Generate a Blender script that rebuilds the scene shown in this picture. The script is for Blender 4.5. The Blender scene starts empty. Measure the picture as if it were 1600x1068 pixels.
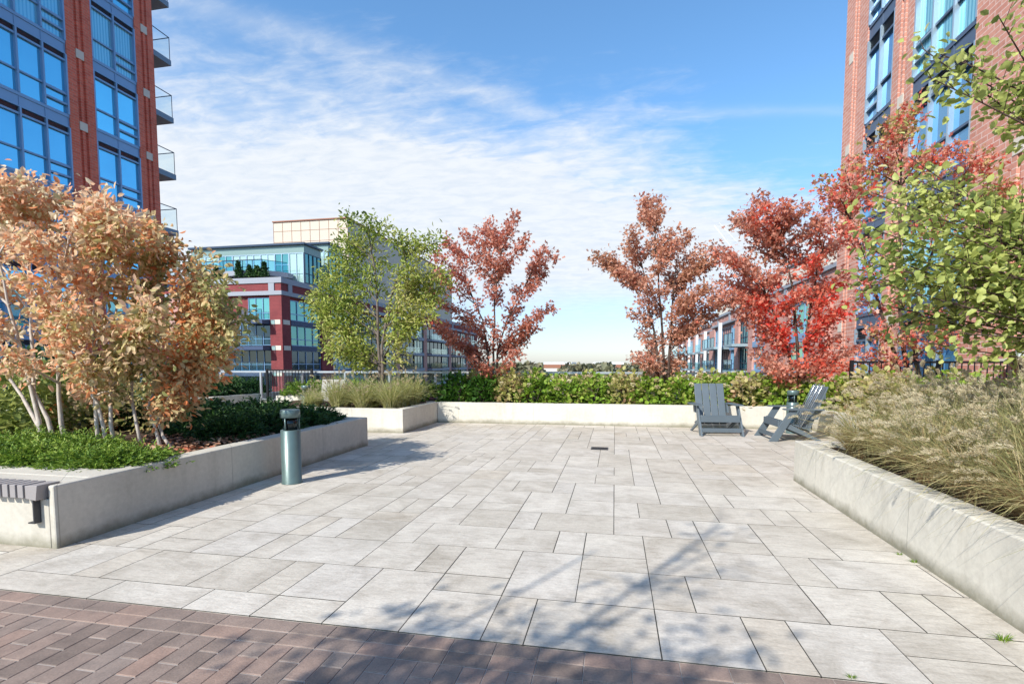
import bpy, math, random
import numpy as np
from mathutils import Vector
rnd = random.Random(7)
S = bpy.context.scene
COL = S.collection
R = math.radians

# ------------------------------------------------------------------ camera model
A = R(11.2); PT = R(4.0); F = 810.; CX = 800.; CY = 568 + F*math.tan(PT); EYE = 1.4
def ray(px, py):
    u = (px-CX)/F; v = (CY-py)/F
    f = (-math.sin(A)*math.cos(PT), math.cos(A)*math.cos(PT), -math.sin(PT))
    r = (math.cos(A), math.sin(A), 0)
    up = (-math.sin(A)*math.sin(PT), math.cos(A)*math.sin(PT), math.cos(PT))
    return Vector([f[i]+u*r[i]+v*up[i] for i in range(3)])
def at(px, py, x=None, y=None, z=None):
    d = ray(px, py)
    t = (z-EYE)/d.z if z is not None else (y/d.y if y is not None else x/d.x)
    return Vector((d.x*t, d.y*t, EYE+d.z*t))

cam_d = bpy.data.cameras.new('camera'); cam = bpy.data.objects.new('camera', cam_d); COL.objects.link(cam)
cam.location = (0, 0, EYE); cam.rotation_euler = (math.pi/2-PT, 0, A)
cam_d.sensor_width = 36; cam_d.lens = 36*F/1600; cam_d.shift_y = (CY-534)/1600
cam_d.clip_start = .05; cam_d.clip_end = 6000
S.camera = cam

# ------------------------------------------------------------------ materials
class N:
    def __init__(s, mat):
        s.nt = mat.node_tree; s.nt.nodes.clear()
    def n(s, t, **kw):
        o = s.nt.nodes.new(t)
        for k, v in kw.items():
            if k in ('inp',):
                for a, b in v.items(): s.set(o, a, b)
            else: setattr(o, k, v)
        return o
    def set(s, o, a, b):
        if hasattr(b, 'is_output') : s.nt.links.new(b, o.inputs[a])
        else: o.inputs[a].default_value = b
    def link(s, a, b): s.nt.links.new(a, b)
def c4(c): return (c[0], c[1], c[2], 1)
def math_(g, op, a, b=None, clamp=False):
    m = g.n('ShaderNodeMath', operation=op); m.use_clamp = clamp
    g.set(m, 0, a)
    if b is not None: g.set(m, 1, b)
    return m.outputs[0]
def mixc(g, f, a, b, bt='MIX'):
    m = g.n('ShaderNodeMix', data_type='RGBA', blend_type=bt)
    g.set(m, 0, f); g.set(m, 6, a); g.set(m, 7, b); return m.outputs[2]
def noise(g, vec, scale, det=4, rough=.55, dist=0):
    n = g.n('ShaderNodeTexNoise'); g.set(n, 'Scale', scale); g.set(n, 'Detail', det); g.set(n, 'Roughness', rough); g.set(n, 'Distortion', dist)
    if vec is not None: g.set(n, 'Vector', vec)
    return n.outputs['Fac']
def ramp(g, fac, stops, interp='LINEAR'):
    r = g.n('ShaderNodeValToRGB'); cr = r.color_ramp; cr.interpolation = interp
    while len(cr.elements) < len(stops): cr.elements.new(.5)
    for e, (p, c) in zip(cr.elements, stops): e.position = p; e.color = c4(c)
    g.set(r, 0, fac); return r.outputs[0]
def bsdf(g, base, rough=.6, metal=0., bump=None, bs=.2, bd=.01, spec=.5, **kw):
    b = g.n('ShaderNodeBsdfPrincipled')
    g.set(b, 'Base Color', c4(base) if isinstance(base, tuple) and len(base) == 3 else base)
    g.set(b, 'Roughness', rough); g.set(b, 'Metallic', metal); g.set(b, 'Specular IOR Level', spec)
    for k, v in kw.items(): g.set(b, k, v)
    if bump is not None:
        u = g.n('ShaderNodeBump'); g.set(u, 'Strength', bs); g.set(u, 'Distance', bd); g.set(u, 'Height', bump)
        g.link(u.outputs[0], b.inputs['Normal'])
    return b
def newmat(name):
    m = bpy.data.materials.new(name); m.use_nodes = True; return m, N(m)
def out(g, sh):
    o = g.n('ShaderNodeOutputMaterial'); g.link(sh, o.inputs[0])
def objco(g): return g.n('ShaderNodeTexCoord').outputs['Object']
def geopos(g): return g.n('ShaderNodeNewGeometry').outputs['Position']
def scaled(g, v, s):
    m = g.n('ShaderNodeMapping'); g.set(m, 'Vector', v); g.set(m, 'Scale', s); return m.outputs[0]
def attr(g, name): return g.n('ShaderNodeAttribute', attribute_name=name).outputs['Fac']

def plain(name, col, rough=.6, metal=0., var=.12, sc=6., spec=.5, bump=.15):
    m, g = newmat(name); v = geopos(g)
    n = noise(g, v, sc, 5)
    c = mixc(g, n, c4([x*(1-var) for x in col]), c4([min(1, x*(1+var)) for x in col]))
    n2 = noise(g, v, sc*12, 3)
    out(g, bsdf(g, c, rough, metal, n2, bump, .004, spec).outputs[0]); return m

def concrete(name, col):
    m, g = newmat(name); v = geopos(g)
    big = noise(g, v, 1.3, 6, .6); fine = noise(g, v, 22, 6, .65)
    streak = noise(g, scaled(g, v, (5, 5, .5)), 1.6, 5, .6)
    c = ramp(g, big, [(.3, [x*.86 for x in col]), (.5, col), (.72, [min(1, x*1.12) for x in col])])
    c = mixc(g, math_(g, 'MULTIPLY', ramp(g, streak, [(.52, (0, 0, 0)), (.78, (1, 1, 1))]), .35), c, c4((col[0]*.62, col[1]*.6, col[2]*.55)))
    c = mixc(g, .22, c, ramp(g, fine, [(.3, (.35, .34, .31)), (.7, (1, 1, .97))]), 'MULTIPLY')
    sp = g.n('ShaderNodeSeparateXYZ'); g.set(sp, 0, v)
    zn = math_(g, 'ADD', sp.outputs[2], math_(g, 'MULTIPLY', noise(g, v, 4, 5, .7), .16))
    dirt = ramp(g, zn, [(.09, (1, 1, 1)), (.19, (0, 0, 0))])
    c = mixc(g, math_(g, 'MULTIPLY', dirt, .75), c, c4((.13, .12, .07)))
    ph = math_(g, 'ABSOLUTE', math_(g, 'SUBTRACT', math_(g, 'FRACT', math_(g, 'DIVIDE', math_(g, 'ADD', math_(g, 'ADD', sp.outputs[0], sp.outputs[1]), 40.35), 1.83)), .5))
    fj = math_(g, 'LESS_THAN', ph, .0022)
    c = mixc(g, math_(g, 'MULTIPLY', fj, .55), c, c4([x*.35 for x in col]))
    vo = g.n('ShaderNodeTexVoronoi', feature='F1'); g.set(vo, 'Vector', v); g.set(vo, 'Scale', 17.)
    holes = ramp(g, vo.outputs['Distance'], [(.035, (0, 0, 0)), (.07, (1, 1, 1))])
    h = math_(g, 'ADD', math_(g, 'MULTIPLY', fine, .5), holes)
    out(g, bsdf(g, c, .85, 0, h, .35, .006, .25).outputs[0]); return m

def pavermat():
    m, g = newmat('paver_stone'); v = geopos(g); r = attr(g, 'rnd')
    jit = g.n('ShaderNodeVectorMath', operation='ADD'); g.set(jit, 0, v)
    cb = g.n('ShaderNodeCombineXYZ'); g.set(cb, 2, math_(g, 'MULTIPLY', r, 37.)); g.link(cb.outputs[0], jit.inputs[1])
    vv = jit.outputs[0]
    base = ramp(g, r, [(0, (.50, .45, .38)), (.3, (.54, .49, .42)), (.6, (.58, .53, .46)), (.85, (.55, .505, .445)), (1, (.52, .46, .38))])
    a = noise(g, vv, 2.6, 7, .68, .6); b = noise(g, scaled(g, vv, (1, 3.4, 1)), 9, 6, .7, .4); f = noise(g, v, 60, 4, .7)
    c = mixc(g, .85, base, ramp(g, a, [(.3, (.66, .635, .6)), (.5, (.92, .91, .9)), (.68, (1.08, 1.08, 1.07))]), 'MULTIPLY')
    c = mixc(g, .6, c, ramp(g, b, [(.32, (.72, .7, .68)), (.52, (1, 1, 1)), (.7, (1.12, 1.12, 1.12))]), 'MULTIPLY')
    c = mixc(g, .5, c, ramp(g, f, [(.3, (.7, .7, .7)), (.7, (1.15, 1.15, 1.15))]), 'MULTIPLY')
    st = noise(g, v, .7, 5, .7)
    c = mixc(g, math_(g, 'MULTIPLY', ramp(g, st, [(.56, (0, 0, 0)), (.75, (1, 1, 1))]), .3), c, c4((.3, .28, .22)))
    h = math_(g, 'ADD', math_(g, 'MULTIPLY', b, 1.2), math_(g, 'MULTIPLY', f, .35))
    out(g, bsdf(g, c, .8, 0, h, .5, .007, .3).outputs[0]); return m
def brickpaver():
    m, g = newmat('brick_paver'); v = geopos(g); r = attr(g, 'rnd')
    base = ramp(g, r, [(0, (.19, .145, .12)), (.3, (.23, .175, .145)), (.6, (.265, .20, .165)), (.85, (.31, .21, .165)), (1, (.25, .20, .17))])
    a = noise(g, v, 7, 6, .65); f = noise(g, v, 90, 4, .7)
    c = mixc(g, .7, base, ramp(g, a, [(.3, (.65, .65, .66)), (.7, (1.25, 1.22, 1.2))]), 'MULTIPLY')
    c = mixc(g, .6, c, ramp(g, f, [(.3, (.65, .65, .65)), (.7, (1.2, 1.2, 1.2))]), 'MULTIPLY')
    out(g, bsdf(g, c, .75, 0, f, .5, .004, .35).outputs[0]); return m
def brickwall(name, c1, c2, mortar, sc=1.):
    m, g = newmat(name); v = objco(g)
    sp = g.n('ShaderNodeSeparateXYZ'); g.set(sp, 0, v)
    cb = g.n('ShaderNodeCombineXYZ'); g.set(cb, 0, math_(g, 'ADD', sp.outputs[0], sp.outputs[1])); g.set(cb, 1, sp.outputs[2])
    b = g.n('ShaderNodeTexBrick'); g.set(b, 'Vector', cb.outputs[0]); g.set(b, 'Scale', 1.); g.set(b, 'Brick Width', .3*sc); g.set(b, 'Row Height', .1*sc)
    g.set(b, 'Mortar Size', .008*sc); g.set(b, 'Mortar Smooth', .3); g.set(b, 'Color1', c4(c1)); g.set(b, 'Color2', c4(c2)); g.set(b, 'Mortar', c4(mortar))
    n = noise(g, v, .6, 5); n2 = noise(g, v, 14, 3)
    c = mixc(g, .5, b.outputs[0], ramp(g, n, [(.3, (.75, .75, .75)), (.7, (1.2, 1.2, 1.2))]), 'MULTIPLY')
    c = mixc(g, .4, c, ramp(g, n2, [(.3, (.7, .7, .7)), (.7, (1.2, 1.2, 1.2))]), 'MULTIPLY')
    out(g, bsdf(g, c, .85, 0, b.outputs['Fac'], -.4, .008, .25).outputs[0]); return m
def glassmat(name, tint, base=(.01, .03, .05), metal=.75, rough=.03, blinds=0., vary=.25):
    m, g = newmat(name); v = geopos(g)
    big = noise(g, v, .35, 3)
    rn = g.n('ShaderNodeObjectInfo').outputs['Random']
    c = mixc(g, math_(g, 'ADD', math_(g, 'MULTIPLY', big, .5), math_(g, 'MULTIPLY', rn, .5)), c4([x*(1-vary*1.6) for x in tint]), c4([min(1, x*(1+vary)) for x in tint]))
    b1 = bsdf(g, c, rough, metal, noise(g, v, .9, 2), .16, .03)
    sh = b1.outputs[0]
    if blinds:
        sp = g.n('ShaderNodeSeparateXYZ'); g.set(sp, 0, objco(g))
        w = g.n('ShaderNodeTexWave', wave_type='BANDS', bands_direction='X'); g.set(w, 'Vector', objco(g)); g.set(w, 'Scale', 2.6); g.set(w, 'Distortion', .6)
        cc = ramp(g, w.outputs['Fac'], [(.1, (.08, .3, .38)), (.6, (.3, .62, .66))])
        b2 = bsdf(g, cc, .5, 0)
        mx = g.n('ShaderNodeMixShader'); g.set(mx, 0, math_(g, 'MULTIPLY', math_(g, 'ADD', math_(g, 'MULTIPLY', rn, .8), .5), blinds)); g.link(sh, mx.inputs[1]); g.link(b2.outputs[0], mx.inputs[2]); sh = mx.outputs[0]
    out(g, sh); return m
def clearglass(name, col):
    m, g = newmat(name)
    t = g.n('ShaderNodeBsdfTransparent', inp={'Color': c4(col)})
    b = g.n('ShaderNodeBsdfGlossy', inp={'Roughness': .04, 'Color': c4((.8, .95, 1))})
    fr = g.n('ShaderNodeLayerWeight', inp={'Blend': .5})
    mx = g.n('ShaderNodeMixShader'); g.set(mx, 0, math_(g, 'ADD', math_(g, 'MULTIPLY', math_(g, 'POWER', fr.outputs['Facing'], 4.), .5), .05, True)); g.link(t.outputs[0], mx.inputs[1]); g.link(b.outputs[0], mx.inputs[2])
    out(g, mx.outputs[0]); return m
def leafmat(name, stops, trans=.35, wc=.65, rough=.5):
    m, g = newmat(name)
    f = math_(g, 'ADD', math_(g, 'MULTIPLY', attr(g, 'clump'), wc), math_(g, 'MULTIPLY', attr(g, 'rnd'), 1-wc), True)
    c = ramp(g, f, stops)
    c = mixc(g, .35, c, ramp(g, noise(g, geopos(g), 45, 3), [(.3, (.55, .55, .5)), (.7, (1.3, 1.3, 1.25))]), 'MULTIPLY')
    b = bsdf(g, c, rough, 0, spec=.35)
    t = g.n('ShaderNodeBsdfTranslucent'); g.link(c, t.inputs[0])
    mx = g.n('ShaderNodeMixShader'); g.set(mx, 0, trans); g.link(b.outputs[0], mx.inputs[1]); g.link(t.outputs[0], mx.inputs[2])
    out(g, mx.outputs[0]); return m
def barkmat(name, c1, c2):
    m, g = newmat(name); v = geopos(g)
    n = noise(g, scaled(g, v, (1, 1, .25)), 38, 5, .7); n3 = noise(g, scaled(g, v, (.4, .4, 2.)), 22, 4, .7)
    c = mixc(g, ramp(g, n, [(.35, (0, 0, 0)), (.65, (1, 1, 1))]), c4(c1), c4(c2))
    c = mixc(g, math_(g, 'MULTIPLY', ramp(g, n3, [(.58, (0, 0, 0)), (.66, (1, 1, 1))]), .5), c, c4([x*.4 for x in c1]))
    out(g, bsdf(g, c, .85, 0, n, .6, .004, .2).outputs[0]); return m
def mulchmat(name='mulch'):
    m, g = newmat(name); v = geopos(g)
    vo = g.n('ShaderNodeTexVoronoi'); g.set(vo, 'Vector', scaled(g, v, (1, 1.8, 1))); g.set(vo, 'Scale', 28.)
    sc = g.n('ShaderNodeSeparateXYZ'); g.set(sc, 0, vo.outputs['Color'])
    c = ramp(g, sc.outputs[0], [(0, (.025, .016, .01)), (.5, (.07, .045, .03)), (1, (.15, .10, .07))])
    out(g, bsdf(g, c, .95, 0, vo.outputs['Distance'], 1., .02, .1).outputs[0]); return m
def groundmat():
    m, g = newmat('city_ground'); v = geopos(g)
    n = noise(g, v, .012, 8, .7); n2 = noise(g, v, .12, 5, .7)
    c = ramp(g, n, [(.35, (.05, .07, .03)), (.5, (.11, .10, .07)), (.6, (.22, .21, .2))])
    c = mixc(g, .6, c, ramp(g, n2, [(.3, (.5, .5, .5)), (.7, (1.4, 1.4, 1.4))]), 'MULTIPLY')
    out(g, bsdf(g, c, .95).outputs[0]); return m

M = dict(
 paver=pavermat(), brickp=brickpaver(), joint=plain('joint_sand', (.045, .04, .03), .95, var=.4, sc=30),
 jointl=plain('joint_mortar', (.36, .32, .29), .95, var=.3, sc=30),
 conc=concrete('planter_concrete', (.62, .58, .50)), conc2=concrete('planter_concrete_grey', (.52, .48, .41)),
 mulch=mulchmat(),
 bench=plain('bench_plank', (.27, .245, .235), .7, sc=9), steel=plain('steel_bracket', (.06, .06, .065), .5, .5),
 chair=plain('chair_plastic', (.09, .115, .135), .5, sc=5, var=.12, bump=.25), chair_pale=plain('chair_plastic_pale', (.36, .34, .32), .6, sc=5),  # second plastic is a much paler grey, for the far left chair
 chrome=plain('chrome_rod', (.75, .76, .78), .2, 1., var=.03),
 bol=plain('bollard_paint', (.10, .15, .145), .35, .25, sc=9, var=.22), bolin=plain('bollard_inside', (.012, .012, .014), .3),
 lens=plain('bollard_lens', (.45, .47, .48), .15),
 wallL=brickwall('brick_red', (.74, .18, .11), (.60, .13, .08), (.55, .3, .23)),
 wallR=brickwall('brick_pink', (.62, .30, .225), (.53, .235, .175), (.68, .52, .45), 1.25),
 wallM=brickwall('brick_crimson_shaded', (.24, .045, .05), (.19, .035, .04), (.24, .11, .10)),  # crimson darkened in the colour itself, in place of the tower's shadow
 wallR2=brickwall('brick_rose', (.54, .27, .22), (.47, .22, .18), (.58, .44, .40)),
 tile=plain('limestone', (.62, .56, .47), .8, sc=3), white=plain('white_metal', (.66, .67, .68), .5, var=.06),
 alu=plain('blue_grey_aluminium', (.20, .34, .52), .4, .2, var=.08, sc=1), alud=plain('dark_aluminium', (.025, .045, .08), .4, .4),
 alul=plain('light_aluminium', (.38, .48, .56), .35, .5, var=.08), navy=plain('navy_slab', (.03, .055, .12), .6),
 slabg=plain('balcony_slab', (.17, .25, .33), .6), louvre=plain('louvre_metal', (.05, .07, .09), .5, .3),
 gl=glassmat('glass_sky_blue', (.22, .66, 1.0)), glb=glassmat('glass_blue_blinds', (.22, .62, .95), blinds=.45),
 gr=glassmat('glass_deep_blue', (.16, .42, .72), metal=.7), grb=glassmat('glass_teal_blinds', (.2, .55, .72), blinds=.6),
 gt=glassmat('glass_teal', (.13, .37, .35), (.01, .06, .06), metal=.55), gtl=glassmat('glass_pale_teal', (.50, .58, .46), (.18, .34, .29), metal=.35, blinds=.3),
 gd=glassmat('glass_dark', (.05, .09, .12), metal=.5), gm=glassmat('glass_mint', (.2, .62, .42), metal=.35),
 rail=clearglass('rail_glass', (.93, .98, .98)), railb=clearglass('rail_glass_blue', (.6, .82, .9)),
 beige=plain('beige_panel', (.58, .50, .40), .8, var=.08, sc=1), cream=plain('cream_panel', (.70, .64, .54), .8, var=.06, sc=1),
 balr=plain('pale_teal_slab', (.24, .32, .36), .6), slate=plain('slate_frame', (.09, .13, .20), .45, .3), tealp=plain('teal_grey_panel', (.19, .27, .25), .4, .3), cornice=plain('cornice_grey', (.29, .31, .35), .7, var=.1), roof=plain('roof_membrane', (.30, .29, .28), .9, sc=1),
 black=plain('black_metal', (.012, .012, .014), .45, .4), railm=plain('rail_metal', (.50, .53, .55), .35, .6),
 brown=plain('far_brick', (.30, .13, .08), .9), drain=plain('drain_iron', (.05, .04, .035), .6, .5),
 ground=groundmat(),
 bark_w=barkmat('bark_pale', (.60, .53, .46), (.40, .33, .27)), bark_d=barkmat('bark_brown', (.10, .065, .05), (.05, .032, .025)),
 bark_g=barkmat('bark_grey', (.20, .16, .13), (.10, .08, .065)),
 pot=plain('glazed_pot', (.45, .5, .5), .4),
)
LM = dict(
 tan=leafmat('leaf_tan_orange', [(0, (.18, .17, .05)), (.18, (.50, .42, .17)), (.34, (.78, .62, .36)), (.48, (.82, .54, .36)), (.58, (.78, .30, .13)), (.68, (.80, .56, .36)), (.84, (.86, .76, .56)), (1, (.56, .50, .22))], .45, .5),
 tanolive=leafmat('leaf_tan_olive', [(0, (.12, .15, .04)), (.25, (.34, .34, .12)), (.45, (.62, .53, .27)), (.6, (.70, .46, .24)), (.72, (.74, .22, .08)), (.84, (.66, .52, .28)), (1, (.78, .68, .46))], .42, .55),
 maple=leafmat('leaf_maple_rust', [(0, (.20, .08, .045)), (.25, (.50, .15, .09)), (.5, (.62, .25, .17)), (.7, (.70, .36, .27)), (.85, (.60, .09, .05)), (1, (.74, .46, .36))], .42, .45),
 maplepk=leafmat('leaf_maple_pink', [(0, (.34, .38, .09)), (.25, (.46, .40, .14)), (.42, (.72, .36, .27)), (.58, (.76, .12, .08)), (.75, (.80, .46, .36)), (1, (.82, .56, .44))], .45, .5),
 maplebr=leafmat('leaf_maple_brown', [(0, (.20, .16, .06)), (.25, (.42, .21, .11)), (.5, (.58, .28, .18)), (.75, (.68, .38, .27)), (1, (.62, .16, .10))], .42, .45),
 maplered=leafmat('leaf_maple_scarlet', [(0, (.26, .19, .07)), (.2, (.55, .25, .16)), (.4, (.70, .37, .28)), (.58, (.74, .24, .15)), (.76, (.74, .06, .04)), (1, (.80, .10, .07))], .48, .6),
 green=leafmat('leaf_yellow_green', [(0, (.07, .13, .02)), (.22, (.19, .27, .04)), (.45, (.38, .44, .08)), (.7, (.54, .53, .16)), (1, (.64, .52, .28))], .42, .5),
 linden=leafmat('leaf_lime', [(0, (.10, .14, .035)), (.3, (.26, .32, .08)), (.55, (.46, .50, .15)), (.8, (.54, .57, .17)), (1, (.60, .54, .28))], .45, .45),
 hyd=leafmat('leaf_hydrangea', [(0, (.06, .12, .015)), (.3, (.17, .29, .03)), (.5, (.28, .42, .045)), (.68, (.46, .48, .13)), (.82, (.50, .40, .18)), (.92, (.40, .20, .11)), (1, (.26, .10, .06))], .38, .5),
 hydt=leafmat('leaf_hydrangea_faded', [(0, (.12, .14, .03)), (.25, (.34, .36, .09)), (.5, (.54, .46, .20)), (.7, (.58, .40, .24)), (.85, (.42, .18, .10)), (1, (.30, .40, .06))], .38, .5),
 hydg=leafmat('leaf_deep_green', [(0, (.02, .06, .01)), (.5, (.07, .17, .02)), (1, (.2, .28, .04))], .3),
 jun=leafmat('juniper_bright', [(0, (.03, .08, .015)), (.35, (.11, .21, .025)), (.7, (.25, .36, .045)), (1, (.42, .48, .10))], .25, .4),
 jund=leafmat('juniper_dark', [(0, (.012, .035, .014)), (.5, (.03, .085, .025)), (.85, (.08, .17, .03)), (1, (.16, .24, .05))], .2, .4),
 grass=leafmat('grass_blade', [(0, (.19, .20, .07)), (.3, (.36, .34, .15)), (.46, (.54, .46, .23)), (.62, (.48, .33, .18)), (.85, (.32, .18, .10)), (1, (.22, .12, .07))], .35, .6),
 grassb=leafmat('grass_blade_green', [(0, (.22, .25, .06)), (.4, (.42, .43, .15)), (.7, (.58, .54, .27)), (1, (.64, .55, .34))], .35, .3),
 plume=leafmat('grass_plume', [(0, (.52, .42, .26)), (.5, (.66, .56, .37)), (1, (.74, .67, .48))], .35, .3),
 flower=leafmat('dried_flower', [(0, (.42, .30, .18)), (.5, (.56, .44, .28)), (1, (.68, .62, .42))], .3, .6),
 flowerw=leafmat('pale_flower', [(0, (.6, .62, .42)), (1, (.8, .8, .66))], .3),
 litter=leafmat('leaf_litter', [(0, (.12, .05, .03)), (.4, (.32, .16, .09)), (.7, (.45, .28, .18)), (1, (.5, .15, .08))], .1),
 wood=leafmat('far_wood_leaves', [(0, (.12, .13, .08)), (.4, (.18, .18, .10)), (.75, (.26, .22, .13)), (1, (.32, .22, .14))], .2),
)

# ------------------------------------------------------------------ object helpers
def tag(o, label=None, cat=None, group=None, kind=None):
    if label: o['label'] = label
    if cat: o['category'] = cat
    if group: o['group'] = group
    if kind: o['kind'] = kind
    return o
def empty(name, loc=(0, 0, 0), rz=0):
    o = bpy.data.objects.new(name, None); COL.objects.link(o); o.location = loc; o.rotation_euler = (0, 0, rz); o.empty_display_size = .2
    return o
def link(name, me, parent=None, loc=(0, 0, 0), rz=0):
    o = bpy.data.objects.new(name, me); COL.objects.link(o); o.location = loc; o.rotation_euler = (0, 0, rz)
    if parent: o.parent = parent
    return o
class MB:
    def __init__(s): s.v = []; s.f = []; s.sm = []
    def quad(s, pts, smooth=False):
        b = len(s.v); s.v += [tuple(p) for p in pts]; s.f.append(tuple(range(b, b+len(pts)))); s.sm.append(smooth)
    def hull8(s, p):    # p: 4 bottom, 4 top (ccw from above)
        b = len(s.v); s.v += [tuple(q) for q in p]
        for f in ((3, 2, 1, 0), (4, 5, 6, 7), (0, 1, 5, 4), (1, 2, 6, 5), (2, 3, 7, 6), (3, 0, 4, 7)):
            s.f.append(tuple(b+i for i in f)); s.sm.append(False)
    def box(s, x0, x1, y0, y1, z0, z1):
        s.hull8([(x0, y0, z0), (x1, y0, z0), (x1, y1, z0), (x0, y1, z0), (x0, y0, z1), (x1, y0, z1), (x1, y1, z1), (x0, y1, z1)]); return s
    def cbox(s, x0, x1, y0, y1, z0, z1, c=.004):   # chamfered top
        s.hull8([(x0, y0, z0), (x1, y0, z0), (x1, y1, z0), (x0, y1, z0), (x0, y0, z1-c), (x1, y0, z1-c), (x1, y1, z1-c), (x0, y1, z1-c)])
        s.f.pop(-5); s.sm.pop(-5)
        b = len(s.v); s.v += [(x0+c, y0+c, z1), (x1-c, y0+c, z1), (x1-c, y1-c, z1), (x0+c, y1-c, z1)]
        s.f.append((b, b+1, b+2, b+3)); s.sm.append(False)
        for i in range(4):
            j = (i+1) % 4; s.f.append((b-4+i, b-4+j, b+j, b+i)); s.sm.append(False)
        return s
    def plank(s, p0, p1, w, t, up=(0, 0, 1)):  # board from p0 to p1: width w along side, thickness t
        p0 = Vector(p0); p1 = Vector(p1); d = (p1-p0).normalized(); u = Vector(up)
        sd = d.cross(u).normalized(); n = sd.cross(d).normalized()
        q = []
        for e in (-1, 1):
            for (a, b) in ((p0, -1), (p0, 1), (p1, 1), (p1, -1)):
                q.append(a+sd*(b*w/2)+n*(e*t/2))
        s.hull8(q); return s
    def tube(s, pts, rs, n=6, cap=True):
        pts = [Vector(p) for p in pts]; b0 = len(s.v)
        if not hasattr(rs, '__len__'): rs = [rs]*len(pts)
        t = (pts[1]-pts[0]).normalized(); ref = Vector((1, 0, 0)) if abs(t.x) < .8 else Vector((0, 1, 0))
        u = t.cross(ref).normalized()
        for i, p in enumerate(pts):
            if i == 0: t = pts[1]-pts[0]
            elif i == len(pts)-1: t = pts[-1]-pts[-2]
            else: t = pts[i+1]-pts[i-1]
            t.normalize(); u = (u-t*u.dot(t)).normalized(); w = t.cross(u)
            for k in range(n):
                a = 2*math.pi*k/n; s.v.append(tuple(p+(u*math.cos(a)+w*math.sin(a))*rs[i]))
        for i in range(len(pts)-1):
            for k in range(n):
                k2 = (k+1) % n
                s.f.append((b0+i*n+k, b0+i*n+k2, b0+(i+1)*n+k2, b0+(i+1)*n+k)); s.sm.append(True)
        if cap:
            s.f.append(tuple(b0+k for k in reversed(range(n)))); s.sm.append(False)
            e = b0+(len(pts)-1)*n; s.f.append(tuple(e+k for k in range(n))); s.sm.append(False)
        return s
    def lathe(s, prof, n=32, cx=0, cy=0):
        b0 = len(s.v)
        for (r, z) in prof:
            for k in range(n):
                a = 2*math.pi*k/n; s.v.append((cx+r*math.cos(a), cy+r*math.sin(a), z))
        for i in range(len(prof)-1):
            for k in range(n):
                k2 = (k+1) % n
                s.f.append((b0+i*n+k, b0+i*n+k2, b0+(i+1)*n+k2, b0+(i+1)*n+k)); s.sm.append(abs(prof[i][0]-prof[i+1][0]) < .004)
        s.f.append(tuple(b0+k for k in reversed(range(n)))); s.sm.append(False)
        e = b0+(len(prof)-1)*n; s.f.append(tuple(e+k for k in range(n))); s.sm.append(False)
        return s
    def mesh(s, name, mat):
        me = bpy.data.meshes.new(name); me.from_pydata(s.v, [], s.f); me.materials.append(mat)
        me.polygons.foreach_set('use_smooth', s.sm); me.update(); return me
    def build(s, name, mat, parent=None, loc=(0, 0, 0), rz=0, bevel=0):
        o = link(name, s.mesh(name, mat), parent, loc, rz)
        if bevel:
            b = o.modifiers.new('bevel', 'BEVEL'); b.width = bevel; b.segments = 2; b.limit_method = 'ANGLE'; b.angle_limit = R(40)
        return o

def np_mesh(name, V, Fc, mat, attrs=None, smooth=False):
    me = bpy.data.meshes.new(name); V = np.asarray(V, np.float32); Fc = np.asarray(Fc, np.int32)
    me.vertices.add(len(V)); me.vertices.foreach_set('co', V.ravel())
    k = Fc.shape[1]; me.loops.add(Fc.size); me.loops.foreach_set('vertex_index', Fc.ravel())
    me.polygons.add(len(Fc)); me.polygons.foreach_set('loop_start', np.arange(0, Fc.size, k, dtype=np.int32))
    me.update(calc_edges=True)
    if smooth: me.polygons.foreach_set('use_smooth', np.ones(len(Fc), bool))
    for a, vals in (attrs or {}).items():
        at_ = me.attributes.new(a, 'FLOAT', 'FACE'); at_.data.foreach_set('value', np.asarray(vals, np.float32))
    me.materials.append(mat); me.validate(); return me

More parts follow.
